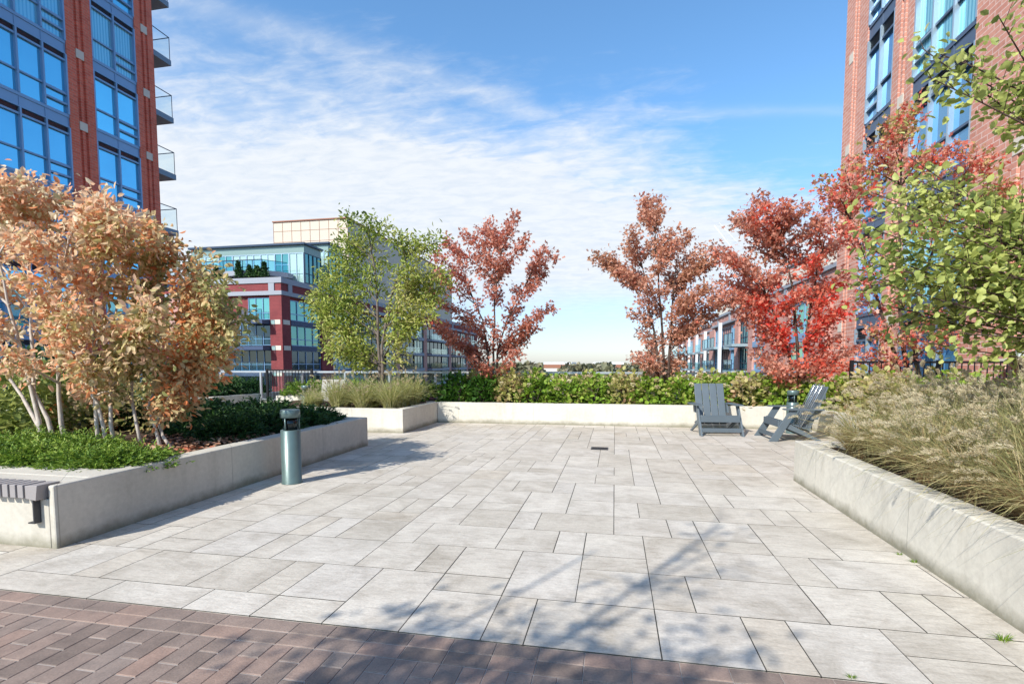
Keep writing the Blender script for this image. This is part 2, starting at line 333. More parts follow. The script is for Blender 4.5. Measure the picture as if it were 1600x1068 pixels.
def norm(a): return a/np.maximum(np.linalg.norm(a, axis=1, keepdims=True), 1e-6)
def clumpf(P, rng, freq=1.6):
    c = np.zeros(len(P))
    for i in range(5):
        k = rng.normal(size=3)*freq*(1+.6*i); c += np.sin(P@k+rng.uniform(0, 6.28))/(1+.5*i)
    return np.clip(.5+.27*c, 0, 1)
def leafgeo(P, D, size, asp, rng, up=.6, fold=.18, star=False):
    n = len(P); D = norm(D)
    nr = rng.normal(size=(n, 3)); nr[:, 2] += up*2.2; nr = norm(nr-D*np.sum(nr*D, 1, keepdims=True))
    sd = np.cross(D, nr); s = size*rng.uniform(.65, 1.25, (n, 1)); w = s*asp*.5
    lift = nr*s*fold*.5
    bend = -nr*s*rng.uniform(0, .22, (n, 1))
    if star:
        v = [P, P+D*s*.18+sd*w*.9+lift*.6, P+D*s*.42+sd*w*.42, P+D*s*.62+sd*w*1.05+lift, P+D*s*.66+sd*w*.3, P+D*s+bend,
             P+D*s*.66-sd*w*.3, P+D*s*.62-sd*w*1.05+lift, P+D*s*.42-sd*w*.42, P+D*s*.18-sd*w*.9+lift*.6]
        V = np.stack(v, 1).reshape(-1, 3); b = np.arange(n)[:, None]*10
        Fc = np.concatenate([b+np.array([[0, 1, 2, 8]]), b+np.array([[2, 3, 4, 8]]), b+np.array([[4, 5, 6, 8]]), b+np.array([[6, 7, 8, 4]]), b+np.array([[0, 8, 9, 0]])*0+b*0+np.array([[0, 0, 0, 0]])], 1)[:, :16].reshape(-1, 4)
        return V, Fc, 4
    v = [P, P+D*s*.3+sd*w*.85+lift, P+D*s*.68+sd*w*.8+lift+bend*.4, P+D*s+bend, P+D*s*.68-sd*w*.8+lift+bend*.4, P+D*s*.3-sd*w*.85+lift]
    V = np.stack(v, 1).reshape(-1, 3); b = np.arange(n)[:, None]*6
    Fc = np.concatenate([b+np.array([[0, 1, 2, 3]]), b+np.array([[0, 3, 4, 5]])], 1).reshape(-1, 4)
    return V, Fc, 2
def leafmesh(name, P, D, size, asp, mat, rng, up=.6, cfreq=1.6, clump=None, star=False, fold=.18):
    V, Fc, k = leafgeo(P, D, size, asp, rng, up, fold, star)
    r = rng.uniform(0, 1, len(P)); c = clumpf(P, rng, cfreq) if clump is None else clump
    return np_mesh(name, V, Fc, mat, {'rnd': np.repeat(r, k), 'clump': np.repeat(c, k)})

def bez(p0, p1, p2, n):
    t = np.linspace(0, 1, n)[:, None]; return (1-t)**2*p0+2*t*(1-t)*p1+t**2*p2
def poly_at(pts, f):
    L = [(pts[i+1]-pts[i]).length for i in range(len(pts)-1)]; tot = sum(L)*f
    for i, l in enumerate(L):
        if tot <= l: return pts[i].lerp(pts[i+1], tot/l)
        tot -= l
    return pts[-1].copy()

def make_tree(name, label, cat, base, trunks, tips, mat, bark, seed, leaves=7000, lsize=.08, asp=.7, spread=.16, twig=.35, start=.3,
              r0=.045, group=None, cfreq=1.6, clumpfn=None, droop=0., star=False, attach=(.15, .8), limb_r=.014, up=.6, fill=0, leafstart=.0, mat2=None, stagger=True):
    """trunks: polylines (Vector); tips: limb end points; limbs grow from the nearest trunk"""
    rng = np.random.default_rng(seed); base = Vector(base)
    root = empty(name, base); tag(root, label, cat, group)
    tb = MB(); bb = MB(); B = np.array(base)
    tr = [[p-base for p in t] for t in trunks]
    for t in tr:
        n = 9; pts = [poly_at(t, i/(n-1)) for i in range(n)]
        for i in range(1, n-1): pts[i] += Vector(rng.normal(size=3)*.014)
        tb.tube(pts, [r0*(1-.78*i/(n-1)) for i in range(n)], 8)
    segs = []     # polyline, weight
    for tip in tips:
        tip = tip-base
        best = None
        for t in tr:
            for f in np.linspace(attach[0], attach[1], 16):
                q = poly_at(t, f)
                rise = tip.z-q.z; hor = math.hypot(tip.x-q.x, tip.y-q.y)
                cost = hor*.9 + 1.6*abs(rise-max(.2, .75*hor)) + .15*(tip-q).length
                if best is None or cost < best[0]: best = (cost, q, f)
        q = np.array(best[1]); T = np.array(tip); L = np.linalg.norm(T-q)
        mid = (q+T)/2+np.array([0, 0, (.12-droop)*L])+rng.normal(size=3)*.05*L
        pl = bez(q, mid, T, 9)
        rr = r0*(1-.75*best[2])
        bb.tube([Vector(p) for p in pl], [max(.003, min(limb_r, rr)*(1-.85*i/8)+.002) for i in range(9)], 5, False)
        segs.append((pl, L))
        # side branches
        nb = max(2, int(L/.22))
        for k in range(nb):
            t = start+(1-start)*(k+rng.uniform(.1, .9))/nb
            i = min(7, int(t*8)); p = pl[i]+(pl[i+1]-pl[i])*(t*8-i); d = pl[i+1]-pl[i]; d /= np.linalg.norm(d)
            o = rng.normal(size=3); o -= d*o.dot(d); o /= np.linalg.norm(o)
            l = twig*L**.5*rng.uniform(.5, 1.1)*(1.15-.6*t)
            e = p+(d*.6+o*.85+np.array([0, 0, .22-droop]))*l
            m2 = (p+e)/2+np.array([0, 0, .05*l])
            pl2 = bez(p, m2, e, 5)
            bb.tube([Vector(x) for x in pl2], [.004, .0035, .003, .0022, .0015], 4, False)
            segs.append((pl2, l*1.5))
    W = np.array([s[1] for s in segs]); W = W/W.sum()
    cnt = rng.multinomial(leaves, W); P = []; D = []
    for (pl, L), c in zip(segs, cnt):
        if c == 0: continue
        n = len(pl)-1; lo = start if n > 5 else .1
        t = (lo+(1-lo)*rng.uniform(0, 1, c)**.8)*n; i = np.minimum(n-1, t.astype(int)); fr = (t-i)[:, None]
        p = pl[i]*(1-fr)+pl[i+1]*fr; d = pl[i+1]-pl[i]
        off = rng.normal(size=(c, 3))*spread*.5
        P.append(p+off); D.append(norm(d)*.5+norm(off)*.45+rng.normal(size=(c, 3))*.6+np.array([0, 0, -.25]))
    P = np.concatenate(P); D = np.concatenate(D)
    cl = clumpfn(P+B, rng) if clumpfn else None
    me = leafmesh(name+'_crown', P, D, lsize, asp, mat, rng, cfreq=cfreq, clump=cl, star=star, up=up)
    tb.build('trunk', bark, root)
    br = bb.build('branches', bark, root)
    link('crown', me, root)
    return root

# ------------------------------------------------------------------ sky, sun
SUN_EL = 38.; DX, DY = .485, .875         # shadows fall along (+DX,+DY)
W = bpy.data.worlds.new('World'); S.world = W; W.use_nodes = True
g = N(W)
sky = g.n('ShaderNodeTexSky', sky_type='NISHITA'); sky.sun_disc = False; sky.sun_elevation = R(SUN_EL)
sky.sun_rotation = math.atan2(-DX, -DY); sky.altitude = 100; sky.air_density = 1.0; sky.dust_density = .6; sky.ozone_density = 1.6
d = g.n('ShaderNodeTexCoord').outputs['Generated']
sp = g.n('ShaderNodeSeparateXYZ'); g.set(sp, 0, d)
zz = math_(g, 'ADD', math_(g, 'MAXIMUM', sp.outputs[2], 0.), .10)
qx = math_(g, 'DIVIDE', sp.outputs[0], zz); qy = math_(g, 'DIVIDE', sp.outputs[1], zz)
cb = g.n('ShaderNodeCombineXYZ'); g.set(cb, 0, qx); g.set(cb, 1, qy); Q = cb.outputs[0]
def qof(px, py):
    r = ray(px, py).normalized(); return (r.x/(max(0, r.z)+.1), r.y/(max(0, r.z)+.1))
def linedist(p0, p1, warp=None):      # signed distance in q space, positive to the far side
    (x0, y0), (x1, y1) = qof(*p0), qof(*p1); nx, ny = -(y1-y0), (x1-x0); l = math.hypot(nx, ny); nx /= l; ny /= l
    r = math_(g, 'ADD', math_(g, 'MULTIPLY', qx, nx), math_(g, 'MULTIPLY', qy, ny))
    return math_(g, 'SUBTRACT', r, nx*x0+ny*y0)
edge = linedist((300, 20), (1230, 240))
wob = noise(g, Q, .9, 6, .6); fib = noise(g, scaled(g, Q, (2.2, 6.5, 1)), 1.0, 9, .68, .9)
puff = noise(g, scaled(g, Q, (5, 9, 1)), 1.6, 8, .62, .5)
e2 = math_(g, 'ADD', edge, math_(g, 'MULTIPLY', math_(g, 'SUBTRACT', wob, .5), 1.5))
mask = g.n('ShaderNodeMapRange', interpolation_type='SMOOTHERSTEP'); g.set(mask, 0, e2); g.set(mask, 1, -.55); g.set(mask, 2, 1.0)
dens = math_(g, 'ADD', math_(g, 'MULTIPLY', fib, .55), math_(g, 'MULTIPLY', puff, .45))
dd = math_(g, 'ADD', math_(g, 'MULTIPLY', dens, .8), math_(g, 'MULTIPLY', mask.outputs[0], .72))
cl = g.n('ShaderNodeMapRange', interpolation_type='SMOOTHSTEP'); g.set(cl, 0, dd); g.set(cl, 1, .5); g.set(cl, 2, 1.08)
# clouds thin out toward the horizon (clear pale band) 
low = g.n('ShaderNodeMapRange', interpolation_type='SMOOTHSTEP'); g.set(low, 0, math_(g, 'ADD', sp.outputs[2], math_(g, 'MULTIPLY', math_(g, 'SUBTRACT', wob, .5), .06))); g.set(low, 1, .07); g.set(low, 2, .17)
cf = math_(g, 'MULTIPLY', cl.outputs[0], math_(g, 'ADD', math_(g, 'MULTIPLY', low.outputs[0], .85), .15))
# contrails
def trail(p0, p1, w, amp, lim=None):
    dl = math_(g, 'ADD', linedist(p0, p1), math_(g, 'MULTIPLY', math_(g, 'SUBTRACT', noise(g, Q, 5, 4, .6), .5), w*1.6))
    gq = math_(g, 'POWER', 2.718, math_(g, 'MULTIPLY', math_(g, 'POWER', math_(g, 'DIVIDE', dl, w), 2.), -1.))
    gq = math_(g, 'MULTIPLY', gq, math_(g, 'MULTIPLY', math_(g, 'ADD', fib, .25), amp))
    m = g.n('ShaderNodeMapRange'); g.set(m, 0, sp.outputs[0]); g.set(m, 1, lim[0]); g.set(m, 2, lim[1])
    return math_(g, 'MULTIPLY', gq, m.outputs[0])
xa = ray(880, 190).normalized().x
tr1 = trail((420, 40), (860, 185), .05, .3, (xa+.06, xa-.04))
tr2 = trail((860, 184), (1250, 174), .03, .2, (xa-.03, xa+.05))
tr3 = trail((340, 130), (880, 330), .22, .25, (xa+.1, xa-.1))
cf = math_(g, 'ADD', cf, math_(g, 'ADD', tr1, math_(g, 'ADD', tr2, tr3)), True)
shade = ramp(g, puff, [(.25, (3.5, 3.85, 4.3)), (.6, (4.3, 4.45, 4.6))])
tint = mixc(g, 1., sky.outputs[0], (.74, 1.05, 1.2, 1), 'MULTIPLY')
hz = g.n('ShaderNodeMapRange', interpolation_type='SMOOTHSTEP'); g.set(hz, 0, sp.outputs[2]); g.set(hz, 1, 0.); g.set(hz, 2, .42)
tint = mixc(g, 1., tint, mixc(g, hz.outputs[0], (.86, .64, .68, 1), (1, 1, 1, 1)), 'MULTIPLY')
skyc = mixc(g, math_(g, 'MULTIPLY', cf, .93), tint, shade)
bg = g.n('ShaderNodeBackground'); g.set(bg, 'Color', skyc); g.set(bg, 'Strength', .145)
wo = g.n('ShaderNodeOutputWorld'); g.link(bg.outputs[0], wo.inputs[0])
sl = bpy.data.lights.new('sun', 'SUN'); sl.energy = 4.3; sl.angle = R(.5); sl.color = (1, .955, .87)
so = bpy.data.objects.new('sun', sl); COL.objects.link(so)
hv = Vector((DX, DY, -math.tan(R(SUN_EL))*math.hypot(DX, DY)))
so.rotation_euler = hv.to_track_quat('-Z', 'Y').to_euler(); so.location = (-10, -20, 30)
S.view_settings.view_transform = 'Standard'; S.view_settings.look = 'None'; S.view_settings.gamma = 1; S.view_settings.exposure = .6
try: S.cycles.max_bounces = 6; S.cycles.transparent_max_bounces = 10; S.cycles.use_denoising = True
except Exception: pass

# ------------------------------------------------------------------ setting: ground, terrace, paving
b = MB(); b.quad([(-4000, -4000, -12), (4000, -4000, -12), (4000, 4000, -12), (-4000, 4000, -12)])
tag(b.build('ground', M['ground']), kind='structure')
b = MB(); b.box(-19, 7.6, -9, 14.35, -11.9, -.06)
tag(b.build('terrace_slab', M['jointl']), kind='structure')
b = MB(); b.quad([(-16, 2.46, -.0006), (7.5, 2.46, -.0006), (7.5, 14.3, -.0006), (-16, 14.3, -.0006)])
tag(b.build('joint_bed', M['joint']), kind='structure')

def paving():
    X = lambda i: .01+(.23 if i >= 0 else .2215)*i
    Y = lambda j: 2.462 if j == 0 else 2.47+.2565*j
    i0, i1, jn_ = -65, 33, 46
    occ = {}; r = random.Random(11); mb = MB(); vals = []
    slabs = [(-18,-14,0,1),(-14,-11,0,1),(-11,-9,0,1),(-9,-7,0,1),(-18,-16,1,3),(-16,-15,1,3),(-15,-12,1,3),(-12,-10,1,3),(-10,-9,1,3),(-9,-7,1,3),(-7,-5,0,3),
      (-16,-14,3,4),(-14,-12,3,5),(-12,-11,3,5),(-11,-8,3,5),(-8,-6,3,5),(-6,-5,3,5),(-5,-3,0,2),(-5,-3,2,3),(-5,-3,3,5),(-3,-2,0,2),(-2,1,0,2),(-3,-1,2,5),
      (-1,1,2,4),(-1,1,4,5),(-1,1,5,7),(1,2,2,4),(2,5,2,4),(1,3,0,2),(3,4,0,2),(4,6,0,2),(6,8,0,1),(6,8,1,2),(8,10,0,2),(5,7,2,4),(7,8,2,4),(8,10,2,4),
      (1,3,4,7),(3,5,4,6),(3,5,6,7),(5,6,4,6),(6,9,4,6),(9,10,4,6),(5,7,6,9),(7,10,6,7),(7,10,7,9),(-8,-7,5,7),(-7,-4,5,7),(-4,-2,5,7),(-2,-1,5,7),(-10,-8,5,7),
      (-8,-6,7,9),(-6,-4,7,9),(-4,-3,7,9),(-3,0,7,9),(0,2,7,9),(2,3,7,9),(3,5,7,9),(-6,-4,9,10),(-6,-4,10,12),(-4,-2,9,12),(-2,0,9,11),(-2,0,11,14),(0,1,9,11),(1,4,9,11),(0,2,11,14),
      (2,4,11,13),(4,6,9,11),(6,7,9,11),(7,10,9,11),(4,5,11,13),(5,8,11,13),(8,10,11,13),(2,4,13,15),(4,6,13,16),(-3,-2,12,14),(-5,-3,12,14),(-1,1,14,16),(-3,-1,14,16),(1,2,14,17),(2,4,15,17)]
    def put(a, b, c, d_):
        gp = r.uniform(.0024, .0044); n0 = len(mb.f); t = r.uniform(0, .0006)
        mb.cbox(X(a)+gp, X(b)-gp, Y(c)+gp*1.3, Y(d_)-gp*1.3, -.03, t, .0004); vals.extend([r.random()]*(len(mb.f)-n0))
    for a, b, c, d_ in slabs:
        if any((i, j) in occ for i in range(a, b) for j in range(c, d_)): print('slab clash', a, b, c, d_)
        for i in range(a, b):
            for j in range(c, d_): occ[i, j] = 1
        put(a, b, c, d_)
    opts = [(3, 2, 4), (2, 2, 5), (2, 1, 4), (3, 1, 1.5), (2, 3, 2.5), (1, 2, 3.5)]
    for j in range(jn_):
        for i in range(i0, i1):
            if (i, j) in occ: continue
            c = [(w, h, p) for (w, h, p) in opts if i+w <= i1 and j+h <= jn_ and all((i+a, j+b) not in occ for a in range(w) for b in range(h))] or [(1, 1, 1)]
            w, h, _ = r.choices(c, [q[2] for q in c])[0]
            for a in range(w):
                for b_ in range(h): occ[i+a, j+b_] = 1
            put(i, i+w, j, j+h)
    me = mb.mesh('paving', M['paver']); a = me.attributes.new('rnd', 'FLOAT', 'FACE'); a.data.foreach_set('value', vals)
    tag(link('paving', me), kind='structure')
    mb = MB(); vals = []
    def brick(x0, x1, y0, y1):
        n0 = len(mb.f); mb.cbox(x0+.0018, x1-.0018, y0+.0035, y1-.0035, -.03, r.uniform(-.0012, .0006), .0025); vals.extend([r.random()]*(len(mb.f)-n0))
    for row in range(2):
        x = -3.408-.219*22
        while x < 6: brick(x, x+.219, 2.458-(row+1)*.114, 2.458-row*.114); x += .219
    yt = 2.458-2*.114; i = 0; x = -3.408-.219*22
    while x < 6:
        y1 = yt; l = yt-(2.105 if i % 2 else 1.982)
        while y1 > .2: brick(x, x+.1095, y1-l, y1); y1 -= l; l = .242
        x += .1095; i += 1
    me = mb.mesh('brick_paving', M['brickp']); a = me.attributes.new('rnd', 'FLOAT', 'FACE'); a.data.foreach_set('value', vals)
    tag(link('brick_paving', me), kind='structure')
    b = MB(); b.quad([(-16, -9, -.016), (7.5, -9, -.016), (7.5, .2, -.016), (-16, .2, -.016)])
    tag(b.build('walkway', M['brickp']), kind='structure')
    b = MB(); b.quad([(-16, .2, -.0045), (7.5, .2, -.0045), (7.5, 2.46, -.0045), (-16, 2.46, -.0045)])
    tag(b.build('brick_joint_bed', M['jointl']), kind='structure')
paving()

# ------------------------------------------------------------------ planters
WH = .485
def wall_ring(name, label, pts, th, mat, closed=False, soil=None, h=WH, group='low concrete planters round the terrace', soil_z=.43):
    """pts: outer line, interior on the left side of travel"""
    root = empty(name, (pts[0][0], pts[0][1], 0)); tag(root, label, 'planter', group)
    o = Vector((pts[0][0], pts[0][1], 0)); n = len(pts); inner = []
    P = [Vector((p[0], p[1])) for p in pts]
    for i in range(n):
        if closed or 0 < i < n-1:
            a = (P[i]-P[i-1]).normalized(); c = (P[(i+1) % n]-P[i]).normalized()
        elif i == 0: a = c = (P[1]-P[0]).normalized()
        else: a = c = (P[-1]-P[-2]).normalized()
        na = Vector((-a.y, a.x)); nc = Vector((-c.y, c.x)); m = (na+nc).normalized(); k = th/max(.3, m.dot(na))
        inner.append(P[i]+m*k)
    mb = MB(); v = []
    for p, q in zip(P, inner):
        v += [(p.x-o.x, p.y-o.y, -.02), (p.x-o.x, p.y-o.y, h), (q.x-o.x, q.y-o.y, h), (q.x-o.x, q.y-o.y, -.02)]
    mb.v = v; m = n if closed else n-1
    for i in range(m):
        a = 4*i; c = 4*((i+1) % n)
        for (s, t) in ((0, 1), (1, 2), (2, 3)):
            mb.f.append((a+s, c+s, c+t, a+t)); mb.sm.append(False)
    if not closed:
        mb.f.append((0, 1, 2, 3)); mb.f.append((4*(n-1)+3, 4*(n-1)+2, 4*(n-1)+1, 4*(n-1))); mb.sm += [False, False]
    mb.build('wall', mat, root, bevel=.012)
    if soil:
        nx, ny = 40, 40; x0, x1, y0, y1 = soil; s = MB()
        gx = [x0+(x1-x0)*i/nx for i in range(nx+1)]; gy = [y0+(y1-y0)*j/ny for j in range(ny+1)]
        rr = random.Random(3); hh = [[soil_z+rr.uniform(-.02, .02) for _ in gx] for _ in gy]
        s.v = [(gx[i]-o.x, gy[j]-o.y, hh[j][i]) for j in range(ny+1) for i in range(nx+1)]
        for j in range(ny):
            for i in range(nx):
                a = j*(nx+1)+i; s.f.append((a, a+1, a+nx+2, a+nx+1)); s.sm.append(True)
        s.build('soil', M['mulch'], root)
    return root

lp = empty('planter', (-4.13, 3.1, 0)); tag(lp, 'long grey concrete planter on the left with shrubs and junipers, bench on its near end', 'planter', 'low concrete planters round the terrace')
def prism(mb, pts, z0, z1):
    b0 = len(mb.v); n = len(pts); mb.v += [(x, y, z0) for x, y in pts]+[(x, y, z1) for x, y in pts]
    mb.f.append(tuple(b0+n+k for k in range(n))); mb.sm.append(False)
    for k in range(n): mb.f.append((b0+k, b0+(k+1) % n, b0+n+(k+1) % n, b0+n+k)); mb.sm.append(False)
O = lambda L: [(x+4.13, y-3.1) for x, y in L]
m = MB(); prism(m, O([(-4.185, 3.1), (-4.13, 3.1), (-4.16, 8.22), (-13.5, 8.22), (-13.5, 8.02), (-4.36, 8.02), (-4.335, 3.70), (-13.5, 3.70), (-13.5, 3.402), (-4.185, 3.402)]), -.02, WH)
m.build('wall', M['conc2'], lp, bevel=.012)
m = MB(); prism(m, O([(-13.5, 3.102), (-4.187, 3.102), (-4.187, 3.4), (-13.5, 3.4)]), -.02, .378); prism(m, O([(-13.5, 3.202), (-4.187, 3.202), (-4.187, 3.4), (-13.5, 3.4)]), .378, WH-.003); m.build('bench_base', M['conc2'], lp, bevel=.006)
m = MB(); m.box(-13.5+4.13, -4.34+4.13, .6, 4.92, .3, .43); m.build('soil', M['mulch'], lp)
wall_ring('planter', 'pale concrete planter whose corner juts out behind the juniper bed, holding tan grasses',
          [(-8.2, 9.78), (-4.18, 9.78), (-4.15, 11.75), (-8.2, 11.75)][:2]+[(-4.15, 11.86), (-4.35, 12.06)], .2, M['conc'], soil=(-8.2, -4.3, 9.95, 13.6))
wall_ring('planter', 'long low pale concrete planter wall at the back below the hydrangea hedge',
          [(-4.147, 11.77), (4.1, 11.93)], .2, M['conc'], soil=(-4.3, 7.4, 12.05, 13.7))
wall_ring('planter', 'pale concrete planter along the right full of drooping ornamental grass',
          [(4.1, 11.9), (4.1, 7.0), (4.1, 6.72), (2.13, 6.72), (2.105, 3.0), (2.06, -2.5)], .2, M['conc'], soil=(2.25, 7.4, -2.4, 6.6))
b = MB(); b.box(4.28, 7.4, 6.6, 12.04, .1, .44); tag(b.build('soil_bed', M['mulch']), kind='structure')
# far left low walls
wall_ring('planter', 'far low concrete wall behind the dark junipers, left of the black gate',
          [(-13.2, 10.6), (-10.86, 12.46), (-10.72, 15.2), (-13.0, 15.2)], .2, M['conc2'], soil=(-13.6, -10.95, 11.9, 15.0), group='far concrete planters')
wall_ring('planter', 'short pale concrete wall right of the black gate beside the far bollard',
          [(-9.57, 13.3), (-8.4, 13.35), (-8.3, 13.3), (-6.4, 13.35)], .2, M['conc'], soil=(-9.45, -6.4, 13.45, 14.2), group='far concrete planters')

# bench on near wall of the left planter
bench = empty('bench', (-4.195, 3.2, 0)); tag(bench, 'slatted grey bench fixed on the near end of the left planter', 'bench')
mb = MB(); x = 0
for i, w in enumerate([.115]+[.052]*70):
    if i == 0: mb.hull8([(x-w, -.165, .395), (x-.02, -.165, .382), (x-.02, .0, .382), (x-w, .0, .395), (x-w, -.165, .492), (x, -.165, .498), (x, .0, .498), (x-w, .0, .492)])
    else: mb.box(x-w, x, -.165, .0, .396, .495)
    x -= w+.02
mb.build('seat', M['bench'], bench, bevel=.003)
for xx in (-.075, -1.6, -3.0):
    mb = MB(); mb.box(xx, xx+.01, -.15, -.1, .20, .379); mb.box(xx-.05, xx-.0005, -.15, -.1, .20, .21); mb.build('bracket', M['steel'], bench)

# ------------------------------------------------------------------ bollards
def bollard(loc, label):
    r = empty('bollard_light', loc); tag(r, label, 'bollard', 'round green grey bollard lights')
    MB().lathe([(.118, 0), (.118, .012), (.110, .014), (.110, .625), (.106, .63)], 40).build('post', M['bol'], r)
    for k in range(3):
        m = MB(); a = .5+k*2*math.pi/3; m.tube([(.095*math.cos(a), .095*math.sin(a), .63), (.095*math.cos(a), .095*math.sin(a), .775)], .009, 8)
        m.build('cap_support', M['bol'], r)
    MB().lathe([(.075, .63), (.07, .64), (.07, .76), (.085, .775)], 24).build('reflector', M['bolin'], r)
    MB().lathe([(.08, .632), (.08, .774)], 32).build('lamp_lens', clear_dark, r)
    MB().lathe([(.104, .774), (.110, .776), (.110, .862), (.104, .867)], 40).build('cap', M['bol'], r)
    return r
clear_dark = clearglass('bollard_glass', (.25, .25, .26))
bollard((-3.72, 5.42, 0), 'large round grey green bollard light standing against the left planter wall')
bollard((3.52, 11.3, 0), 'bollard light behind the right chair against the hydrangeas')
p = at(478, 602, z=.867); bollard((p.x, p.y, 0), 'distant bollard light between junipers and the far pale wall')

# ------------------------------------------------------------------ adirondack chairs (front faces local -y)
def chair(name, label, loc, rz, mat):
    r = empty(name, loc, rz); tag(r, label, 'chair', 'adirondack chairs')
    for s in (-1, 1):
        m = MB()   # slanted front leg: board in the side plane, foot in front, top further back under the arm
        x0, x1 = sorted((s*.375, s*.395+s*.012))
        m.hull8([(x0, -.50, 0), (x1, -.50, 0), (x1, -.35, 0), (x0, -.35, 0), (x0, -.16, .57), (x1, -.16, .57), (x1, -.03, .57), (x0, -.03, .57)])
        m.build('leg', mat, r, bevel=.004)
        m = MB()   # rear leg / stringer running from seat front down to the back
        x0, x1 = sorted((s*.345, s*.372))
        m.hull8([(x0, .36, 0), (x1, .36, 0), (x1, .46, 0), (x0, .46, 0), (x0, -.34, .30), (x1, -.34, .30), (x1, -.30, .40), (x0, -.30, .40)])
        m.build('leg', mat, r, bevel=.004)
        m = MB(); m.box(*sorted((s*.31, s*.455)), -.26, .40, .572, .597); m.build('armrest', mat, r, bevel=.005)
        m = MB(); m.hull8([(min(s*.31, s*.34), .22, .40), (max(s*.31, s*.34), .22, .40), (max(s*.31, s*.34), .34, .40), (min(s*.31, s*.34), .34, .40),
                           (min(s*.31, s*.34), .30, .571), (max(s*.31, s*.34), .30, .571), (max(s*.31, s*.34), .40, .571), (min(s*.31, s*.34), .40, .571)])
        m.build('arm_support', mat, r)
    m = MB()
    for k in range(5):
        y0 = -.30+k*.112; z = .395-.30*(k*.112)/.7*.8
        m.hull8([(-.342, y0, z-.022), (.342, y0, z-.022), (.342, y0+.1, z-.058), (-.342, y0+.1, z-.058), (-.342, y0, z), (.342, y0, z), (.342, y0+.1, z-.036), (-.342, y0+.1, z-.036)])
    m.build('seat', mat, r, bevel=.003)
    m = MB(); m.box(-.373, .373, -.345, -.322, .26, .385); m.build('front_rail', mat, r, bevel=.004)
    m = MB(); m.box(-.373, .373, -.43, -.41, .075, .155); m.build('foot_rail', mat, r, bevel=.003)
    m = MB()
    for k in range(4):
        xc = (k-1.5)*.151
        m.hull8([(xc-.069, .20, .17), (xc+.069, .20, .17), (xc+.069, .222, .165), (xc-.069, .222, .165), (xc-.069, .50, .99), (xc+.069, .50, .99), (xc+.069, .522, .985), (xc-.069, .522, .985)])
    m.build('backrest', mat, r, bevel=.004)
    m = MB()
    for z, y in ((.45, .325), (.80, .454)): m.box(-.30, .30, y, y+.022, z-.04, z+.04)
    m.build('back_batten', mat, r)
    return r
chair('adirondack_chair', 'slate grey adirondack chair facing the camera in front of the back wall', (2.0, 11.0, 0), R(7), M['chair'])
chair('adirondack_chair', 'slate grey adirondack chair turned sideways by the right grasses', (3.22, 10.45, 0), R(-86), M['chair'])
p = at(521, 590, y=12.35)
chair('adirondack_chair', 'pale chair back showing above the tan grasses, far left', (p.x, p.y-.3, 0), R(12), M['chair_pale'])
# chrome rack leaning on the second chair
rk = MB()
for dy in (-.16, 0.02, .2):
    rk.tube([(0.02, dy-.04, 0.0), (.37, dy-.04, .80), (.42, dy-.02, .845), (.42, dy+.02, .845), (.37, dy+.04, .80), (.02, dy+.04, 0)], .006, 6)
for z in (.28, .62): rk.tube([(.02+.35*z/.8, -.2, z), (.02+.35*z/.8, .24, z)], .006, 6)
tag(rk.build('wire_rack', M['chrome'], loc=(3.245, 10.3, .19)), 'thin chrome wire rack leaning on the back of the sideways chair', 'rack')

# drain
dr = empty('floor_drain', (-.23, 8.62, .0015)); tag(dr, 'small dark square iron floor drain in the pale paving', 'drain')
m = MB(); m.box(-.14, .14, -.13, -.11, .001, .006); m.box(-.14, .14, .11, .13, .001, .006); m.box(-.14, -.12, -.11, .11, .001, .006); m.box(.12, .14, -.11, .11, .001, .006)
m.build('frame', M['steel'], dr)
m = MB(); m.box(-.12, .12, -.11, .11, .0008, .0016)
for k in range(9): m.box(-.112+k*.026, -.112+k*.026+.012, -.105, .105, .0017, .005)
m.build('grate', M['drain'], dr)

# ------------------------------------------------------------------ railings
def railing():
    r = empty('glass_railing', (-12, 14.05, 0)); tag(r, 'long glass guardrail with pale metal top rail behind the hedge', 'railing')
    MB().box(0, 16.8, -.03, .03, 1.13, 1.185).build('top_rail', M['railm'], r)
    MB().box(0, 16.8, -.02, .02, .30, .34).build('bottom_rail', M['railm'], r)
    pm = MB().box(-.025, .025, -.025, .025, 0, 1.13).mesh('rail_post', M['railm']); gm = MB().box(.05, 1.35, -.005, .005, .34, 1.12).mesh('rail_pane', M['rail'])
    for k in range(13):
        link('post', pm, r, (k*1.4, 0, 0))
        if k < 12: link('glass_pane', gm, r, (k*1.4, 0, 0))
    b = MB().box(-16, 7.6, 14.0, 14.3, -.05, .28); tag(b.build('terrace_curb', M['conc2']), kind='structure')
railing()
def picket(name, label, p0, p1, h, z0=0, step=.105):
    p0 = Vector(p0); p1 = Vector(p1); L = (p1-p0).length; r = empty(name, (p0.x, p0.y, z0), math.atan2(p1.y-p0.y, p1.x-p0.x)); tag(r, label, 'fence')
    MB().box(0, L, -.02, .02, h-.04, h).build('top_rail', M['black'], r); MB().box(0, L, -.015, .015, .1, .13).build('bottom_rail', M['black'], r)
    pm = MB().box(-.03, .03, -.03, .03, 0, h+.02).mesh('fence_post', M['black'])
    n = max(1, round(L/2))
    for k in range(n+1): link('post', pm, r, (L*k/n, 0, 0))
    m = MB(); x = step
    while x < L-.05: m.box(x-.008, x+.008, -.008, .008, .13, h-.04); x += step
    m.build('picket', M['black'], r)
picket('picket_fence', 'black metal picket fence in front of the right tower', (4.62, 11.45, 0), (7.62, 11.4, 0), 1.45)
p0 = at(440, 577, y=14.6); p1 = at(487, 578, y=14.6)
picket('metal_gate', 'black metal picket gate between the far planters', (p0.x, 13.9, 0), (at(487, 578, y=13.9).x, 13.9, 0), at(440, 577, y=13.9).z)

